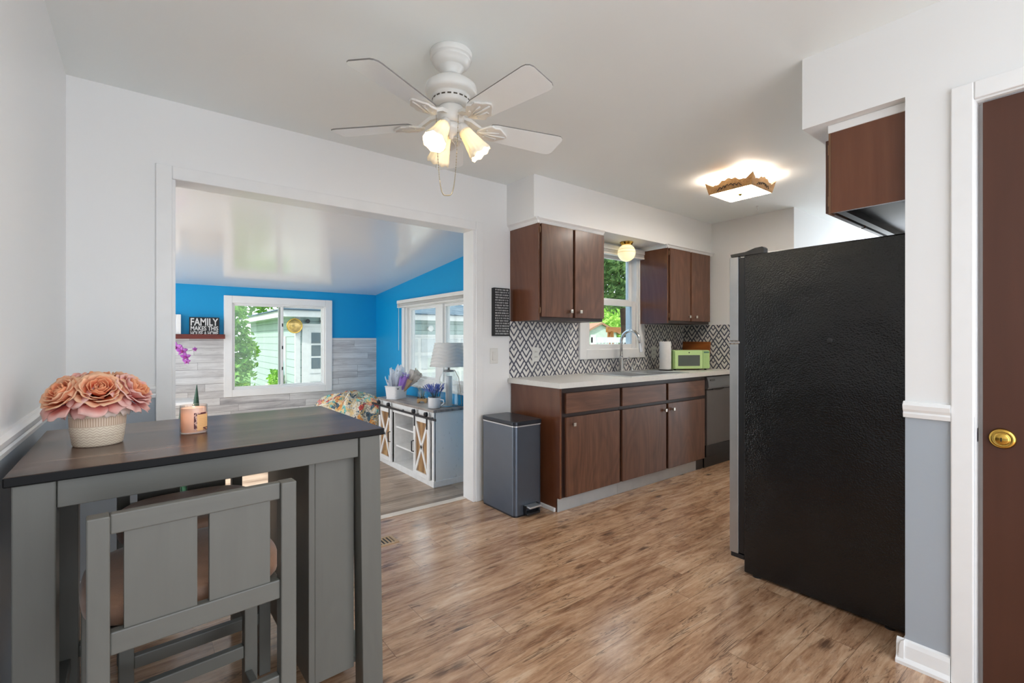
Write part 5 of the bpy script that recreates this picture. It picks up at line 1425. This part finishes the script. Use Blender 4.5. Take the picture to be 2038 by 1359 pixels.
# ------------------------------------------------------------------ outside
t = NT('lawn_green')
v = t.coords(world=True)
c = t.ramp(t.noise(v, 3, 5, 0.7), [(0.3, C8(58, 96, 34)), (0.5, C8(92, 140, 52)), (0.7, C8(132, 172, 76))])
t.principled(c, 0.9, bump=t.noise(v, 40, 3), bstr=0.6, bdist=0.05)
gm = MB(); gm.grid(lambda u, v_: (-18+56*u, 12.0+31*v_, -0.604), 40, 30)
lw_ = gm.build('lawn', t.m, kind='stuff'); tag(lw_, 'green grass lawn around the garage outside', 'lawn')
struct('driveway_bounce_slab', MB().box(-18.0, 3.2, -0.66, 38.0, 12.0, -0.602), plain('concrete', C8(184, 183, 178), 0.8, var=0.08, vscale=2))  # unseen pale ground, spread wide to keep green bounce off the sunroom ceiling
def leafmat(name, a, bc, cc, tr=0.35):
    t = NT(name)
    oi = t.n('ShaderNodeNewGeometry')
    v = t.coords(world=True)
    f = t.math('ADD', t.math('MULTIPLY', t.noise(v, 1.3, 3), 0.6), t.math('MULTIPLY', t.noise(v, 14, 2), 0.45))
    c = t.ramp(f, [(0.36, a), (0.52, bc), (0.66, cc)])
    p = t.principled(c, 0.55, spec=0.3)
    tl = t.n('ShaderNodeBsdfTranslucent'); t.l(c, tl.inputs[0])
    mx = t.n('ShaderNodeMixShader'); mx.inputs[0].default_value = tr
    t.l(p.outputs[0], mx.inputs[1]); t.l(tl.outputs[0], mx.inputs[2]); t.l(mx.outputs[0], t.out.inputs[0])
    return t.m
m_lf1 = leafmat('shrub_leaves', C8(62, 104, 40), C8(104, 156, 62), C8(160, 200, 96))
m_lf2 = leafmat('tree_leaves', C8(48, 78, 46), C8(84, 118, 66), C8(134, 164, 96))
m_lf3 = leafmat('bright_leaves', C8(88, 140, 48), C8(136, 186, 72), C8(190, 222, 118))
m_bark = plain('bark', C8(74, 58, 46), 0.9, var=0.35, vscale=9, bscale=20, bstr=0.6)
def leaves(mb, c, rad_, n, s, seed, hollow=0.35):
    r_ = random.Random(seed); c = Vector(c); verts, faces = [], []
    for i in range(n):
        while True:
            p = Vector((r_.uniform(-1, 1), r_.uniform(-1, 1), r_.uniform(-1, 1)))
            if hollow < p.length < 1: break
        p = Vector((p.x*rad_[0], p.y*rad_[1], p.z*rad_[2]))+c
        n_ = Vector((r_.gauss(0, 1), r_.gauss(0, 1), r_.gauss(0, 1)+0.4)).normalized()
        a = n_.orthogonal().normalized(); a.rotate(Matrix.Rotation(r_.uniform(0, 6.3), 3, n_)); b_ = n_.cross(a)
        k = s*r_.uniform(0.7, 1.3); st_ = len(verts)
        for (x, y, z) in ((-1, 0, 0), (-0.2, 0.45, 0.12), (1, 0, -0.1), (-0.2, -0.45, 0.12)):
            verts.append(tuple(p+a*x*k+b_*y*k+n_*z*k))
        faces.append((st_, st_+1, st_+2, st_+3))
    mb._take(verts, faces)
def tree(name, label, cat, base, clumps, leafm, ls, trunk, group=None, seed=1):
    t = thing(name, label, cat, base, 0, group)
    b = MB()
    for tr_ in trunk: b.tube(tr_[0], tr_[1], 10, taper=lambda s: 1-0.55*s)
    b.build('trunk', m_bark, t)
    b = MB()
    for i, (c, r_, n) in enumerate(clumps): leaves(b, c, r_, n, ls, seed*31+i, 0.2)
    b.build('crown', leafm, t, recalc=False)
    return t
GZ = -0.60
tree('shrub', 'large leafy green shrub outside the far window left of the garage', 'shrub', (1.1, 9.7, GZ),
     [((1.02, 9.7, 0.75), (0.62, 0.8, 1.2), 2300), ((0.95, 9.5, 1.7), (0.55, 0.6, 0.55), 900), ((1.36, 9.9, 1.0), (0.34, 0.5, 0.5), 550), ((1.22, 9.4, -0.1), (0.7, 0.7, 0.4), 900)], m_lf1, 0.062,
     [([(1.1, 9.7, GZ), (1.08, 9.7, 0.3), (1.0, 9.65, 1.1)], 0.05), ([(1.1, 9.7, GZ), (1.25, 9.8, 0.4), (1.35, 9.85, 0.9)], 0.035)], seed=2)
tree('tree', 'bright green tree rising behind the garage roof', 'tree', (2.5, 21.0, GZ),
     [((1.2, 21, 3.2), (2.2, 2, 1.9), 1500), ((4.4, 22, 3.6), (2.3, 2, 1.8), 1500), ((2.8, 21.5, 5.0), (2.2, 2, 1.8), 1200)], m_lf3, 0.17,
     [([(2.5, 21.0, GZ), (2.6, 21, 2.0), (2.8, 21.3, 4.0)], 0.22)], seed=3)
tree('tree', 'green tree showing above the right end of the garage roof through the side window', 'tree', (11.4, 22.0, GZ),
     [((11.0, 22, 3.9), (2.2, 2, 1.8), 1500), ((12.6, 22.5, 4.8), (2.0, 2, 1.6), 1000)], m_lf1, 0.17,
     [([(11.4, 22.0, GZ), (11.5, 22, 2.0), (11.7, 22.2, 4.0)], 0.24)], seed=4)
tree('tree', 'big dark leafy tree with a leaning trunk outside the kitchen window', 'tree', (13.0, 10.6, GZ),
     [((11.2, 9.6, 3.1), (1.8, 1.8, 0.95), 2300), ((13.2, 10.4, 3.4), (2.0, 2.0, 1.0), 2300), ((12.0, 10.4, 4.5), (2.4, 2.2, 1.0), 2000), ((10.4, 8.6, 3.9), (1.5, 1.5, 0.9), 1200), ((14.6, 11.0, 2.6), (1.2, 1.4, 0.6), 700)], m_lf2, 0.105,
     [([(13.3, 10.6, GZ), (13.15, 10.5, 0.9), (12.75, 10.3, 2.2), (12.2, 10.1, 3.3)], 0.17), ([(12.85, 10.35, 1.9), (13.4, 10.6, 2.8), (14.0, 10.8, 3.4)], 0.09), ([(12.5, 10.2, 2.7), (11.5, 9.8, 3.3)], 0.07)], seed=5)
tree('tree', 'lighter green trees in the far distance beyond the back fence', 'tree', (26, 21.5, GZ),
     [((22.5, 20.5, 2.0), (2.4, 2, 1.5), 1100), ((26, 22, 2.6), (3.0, 2, 1.8), 1400), ((29.5, 23.5, 2.4), (2.6, 2, 1.7), 1100), ((33, 25, 3.4), (2.6, 2, 2.2), 1000)], m_lf3, 0.19,
     [([(26, 21.5, GZ), (26, 21.6, 2.2)], 0.25)], seed=6)
# garage
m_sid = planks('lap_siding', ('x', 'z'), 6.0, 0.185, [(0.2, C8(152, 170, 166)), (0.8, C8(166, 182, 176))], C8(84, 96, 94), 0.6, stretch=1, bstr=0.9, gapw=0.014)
m_roof = planks('roof_shingles', ('x', 'y'), 0.33, 0.14, [(0.3, C8(56, 76, 92)), (0.5, C8(76, 98, 114)), (0.7, C8(104, 122, 134))], C8(60, 74, 84), 0.9, stretch=4, gapw=0.012)
m_fascia = plain('fascia_white', C8(196, 197, 194), 0.5)
ga = thing('garage', 'pale sided garage with a hipped shingle roof across the lawn', 'garage', (6.3, 15.0, GZ))
GX0, GX1, GY0, GY1, GH = 2.86, 9.7, 12.0, 18.0, 1.78
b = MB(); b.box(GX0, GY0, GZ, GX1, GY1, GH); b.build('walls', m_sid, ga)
b = MB(); b.box(GX0-0.02, GY0-0.02, GZ, GX0+0.09, GY0+0.06, GH); b.build('corner_board', m_fascia, ga)
b = MB(); e0, e1, f0, f1 = 2.50, 10.05, 11.62, 18.4
b.box(e0, f0, 1.745, e1, f0+0.03, 1.895); b.box(e0, f0+0.03, 1.745, e0+0.03, f1, 1.895); b.box(e1-0.03, f0+0.03, 1.745, e1, f1, 1.895); b.box(e0+0.03, f0+0.03, 1.76, e1-0.03, f1, 1.78); b.build('fascia', m_fascia, ga)
b = MB()
rz_ = 2.72; ra, rb_ = (5.9, 15.0), (6.65, 15.0); o4 = 0.05
V_ = [(e0-o4, f0-o4, 1.895), (e1+o4, f0-o4, 1.895), (e1+o4, f1+o4, 1.895), (e0-o4, f1+o4, 1.895), (ra[0], ra[1], rz_), (rb_[0], rb_[1], rz_)]
V2 = [(x, y, z+0.03) for x, y, z in V_]
b._take(V_+V2, [(0, 3, 2, 1), (6, 7, 11, 10), (7, 8, 11), (8, 9, 10, 11), (9, 6, 10), (0, 1, 7, 6), (1, 2, 8, 7), (2, 3, 9, 8), (3, 0, 6, 9)])
b.build('roof', m_roof, ga)
# side door with three panes stacked
gd = MB(); gd.box(2.985, GY0-0.05, GZ+0.05, 3.98, GY0+0.01, 1.54, 0.004); gdo = gd.build('entry_door', m_fascia, ga)
b = MB(); b.box(2.94, GY0-0.075, 1.53, 4.02, GY0+0.005, 1.60); b.box(3.12, GY0-0.06, 1.42, 3.86, GY0-0.045, 1.46); b.build('door_head', m_fascia, gdo)
m_pane_d = plain('dark_pane', C8(92, 102, 106), 0.15)
for i in range(3):
    for j in range(2):
        MB().box(3.19+j*0.33, GY0-0.056, 0.52+i*0.305, 3.48+j*0.33, GY0-0.045, 0.78+i*0.305).build('pane', m_pane_d, gdo)
b = MB(); b.box(3.16, GY0-0.058, 0.40, 3.84, GY0-0.047, 0.415); b.box(3.16, GY0-0.058, 0.20, 3.84, GY0-0.047, 0.215); b.build('panel_groove', plain('groove_grey', C8(160, 164, 164), 0.6), gdo)
# overhead garage door
b = MB(); b.box(5.35, GY0-0.04, GZ, 8.7, GY0+0.01, 1.30, 0.004); god = b.build('overhead_door', m_fascia, ga)
m_panl = plain('door_panel_white', C8(178, 182, 182), 0.5)
for i in range(4):
    for j in range(5): MB().box(5.45+j*0.65, GY0-0.052, GZ+0.06+i*0.47, 6.0+j*0.65, GY0-0.038, GZ+0.43+i*0.47, 0.006).build('door_panel', m_panl, god)
b = MB(); b.box(5.25, GY0-0.06, 1.30, 8.8, GY0+0.01, 1.36); b.build('door_head', m_fascia, god)
# west window and flower box on the garage
gw = MB(); gw.box(GX0-0.03, 12.95, 0.10, GX0+0.01, 13.75, 1.30, 0.004); gwo = gw.build('window', m_fascia, ga)
MB().box(GX0-0.035, 13.02, 0.17, GX0-0.028, 13.68, 1.23).build('pane', plain('sky_pane', C8(150, 176, 190), 0.1), gwo)
MB().box(GX0-0.34, 12.85, -0.16, GX0-0.03, 13.75, 0.07, 0.006).build('flower_box', m_fascia, ga)
b = MB(); leaves(b, (GX0-0.18, 13.3, 0.22), (0.17, 0.42, 0.24), 260, 0.07, 99, 0.0); b.build('flower_box_plants', m_lf3, ga, recalc=False)
# brass-rimmed disc and floodlights on the garage wall
ol = thing('brass_disc', 'round brass disc under the garage eave left of its door', 'outdoor lamp', (2.80, GY0-0.06, 1.53))
axy = Vector((0, 0, 1)).rotation_difference(Vector((0.05, -1, 0)).normalized())
MB().lathe([(0.0001, 0), (0.10, 0), (0.165, 0.03), (0.178, 0.055), (0.178, 0.075), (0.160, 0.078), (0.150, 0.07)], (2.80, GY0-0.04, 1.545), 40, axy).build('brass_rim', m_brass, ol)
MB().lathe([(0.160, 0.066), (0.13, 0.095), (0.08, 0.118), (0.0001, 0.128)], (2.80, GY0-0.04, 1.545), 40, axy).build('amber_glass', plain('amber_glass', C8(196, 160, 92), 0.12, 0.3, var=0.5, vscale=8), ol)
for x in (3.10, 3.42):
    f_ = thing('floodlight', 'dark round floodlight %s the garage door head' % ('above the left end of' if x < 3.2 else 'further right above'), 'outdoor lamp', (x, GY0-0.03, 1.66))
    b = MB(); b.cyl((x, GY0, 1.66), (x, GY0-0.03, 1.66), 0.035, n=14); b.build('mount', m_fascia, f_)
    b = MB(); b.lathe([(0.0001, 0), (0.03, 0), (0.05, 0.06), (0.046, 0.065), (0.0001, 0.05)], (x, GY0-0.03, 1.66), 18, axy); b.build('head', m_black, f_)
for x in (6.35, 6.85):
    f_ = thing('floodlight', 'white twin spot %s above the overhead garage door' % ('at the left' if x < 6.5 else 'at the right'), 'outdoor lamp', (x, GY0-0.03, 1.53))
    b = MB(); b.cyl((x, GY0, 1.53), (x, GY0-0.04, 1.53), 0.05, n=14); b.build('mount', m_fascia, f_)
    b = MB(); b.lathe([(0.0001, 0), (0.05, 0), (0.085, 0.10), (0.08, 0.105), (0.0001, 0.08)], (x, GY0-0.04, 1.53), 18, axy); b.build('head', m_fascia, f_)
# fence with lattice top
fe = thing('fence', 'white vinyl fence with an open lattice top beyond the kitchen window', 'fence', (13.5, 9.0, GZ))
fx0, fx1, fyy = 10.2, 17.0, 9.35
b = MB(); b.box(fx0, fyy, GZ, fx1, fyy+0.03, 0.86); b.box(fx0, fyy-0.02, 0.84, fx1, fyy+0.05, 0.92); b.box(fx0, fyy-0.02, 1.13, fx1, fyy+0.05, 1.29); b.build('panels', m_fascia, fe)
b = MB()
for i in range(48): b.box(fx0+0.1+i*0.142, fyy+0.005, 0.92, fx0+0.165+i*0.142, fyy+0.025, 1.13)
b.build('lattice', m_fascia, fe)
for i in range(4): MB().box(fx0+i*2.2, fyy-0.04, GZ, fx0+0.12+i*2.2, fyy+0.07, 1.36, 0.01).build('post', m_fascia, fe)
# wooden swing frame
sw = thing('swing_frame', 'orange wooden swing frame behind the white fence', 'swing set', (15.6, 12.0, GZ))
m_cedar = wood('cedar', C8(172, 104, 48), C8(206, 138, 72), C8(222, 166, 100), 'x', 1.0, 0.6)
MB().box(13.9, 11.92, 1.50, 17.2, 12.06, 1.70, 0.01).build('beam', m_cedar, sw)
for (x, dx) in ((14.1, -0.55), (14.1, 0.45), (17.0, -0.5), (17.0, 0.5)):
    b = MB(); b.tube([(x, 12.0+dx*0.12, 1.52), (x+dx*0.8, 12.0+dx*0.9, GZ)], 0.075, 6); b.build('leg', m_cedar, sw)
# far shed
sh_ = thing('shed', 'small grey green shed with a brown gable roof far beyond the fence', 'shed', (18.3, 16.2, GZ))
b = MB(); b.prism([(-0.9, GZ), (0.9, GZ), (0.9, 1.55), (0, 2.0), (-0.9, 1.55)], 0, 2.2, 'y')
o = b.build('walls', plain('shed_green', C8(176, 190, 178), 0.7), None); o.parent = sh_; o.location = (0, 0, -GZ); o.rotation_euler = (0, 0, R(-20))
b = MB()
for s_ in (-1, 1): b.prism([(s_*1.05, 1.48), (0, 2.0), (0, 2.10), (s_*1.05, 1.58)], -0.15, 2.35, 'y')
o = b.build('roof', plain('shed_roof', C8(150, 112, 88), 0.9), None); o.parent = sh_; o.location = (0, 0, -GZ); o.rotation_euler = (0, 0, R(-20))

# repeats share a group phrase
for base, phrase in (('tree', 'trees outside the windows'), ('floodlight', 'floodlights on the garage wall'), ('wall_outlet', 'outlets on the tiled backsplash'),
                     ('wall_cabinet', 'walnut wall cabinets'), ('base_cabinet', 'walnut base cabinets'), ('window_blind', 'raised window blinds')):
    for o in sc.objects:
        if o.parent is None and o.name.split('.')[0] == base: o['group'] = phrase

# ------------------------------------------------------------------ light
wd = bpy.data.worlds.new('sky'); sc.world = wd; wd.use_nodes = True
nt = wd.node_tree; nt.nodes.clear()
bg_ = nt.nodes.new('ShaderNodeBackground'); ow = nt.nodes.new('ShaderNodeOutputWorld')
bg_.inputs[0].default_value = (0.87, 0.95, 1.04, 1); bg_.inputs[1].default_value = 1.25
nt.links.new(bg_.outputs[0], ow.inputs[0])
sd = bpy.data.lights.new('sun', 'SUN'); sd.energy = 2.6; sd.angle = R(1.5); sd.color = (1.0, 0.96, 0.88)
so = bpy.data.objects.new('sun', sd); COL.objects.link(so)
so.rotation_euler = Vector((0.80, 0.22, -0.72)).to_track_quat('-Z', 'Y').to_euler()
so.location = (0, 0, 8)

# ------------------------------------------------------------------ render look
sc.view_settings.view_transform = 'Standard'
try: sc.view_settings.look = 'None'
except TypeError: pass
sc.view_settings.gamma = 1.0; sc.view_settings.use_curve_mapping = False
sc.view_settings.exposure = 1.58
sc.render.film_transparent = False
cy = sc.cycles
cy.max_bounces = 10; cy.diffuse_bounces = 5; cy.glossy_bounces = 4; cy.transmission_bounces = 6; cy.transparent_max_bounces = 12
cy.sample_clamp_indirect = 6.0; cy.sample_clamp_direct = 0.0; cy.caustics_reflective = False; cy.caustics_refractive = False
cy.use_denoising = True
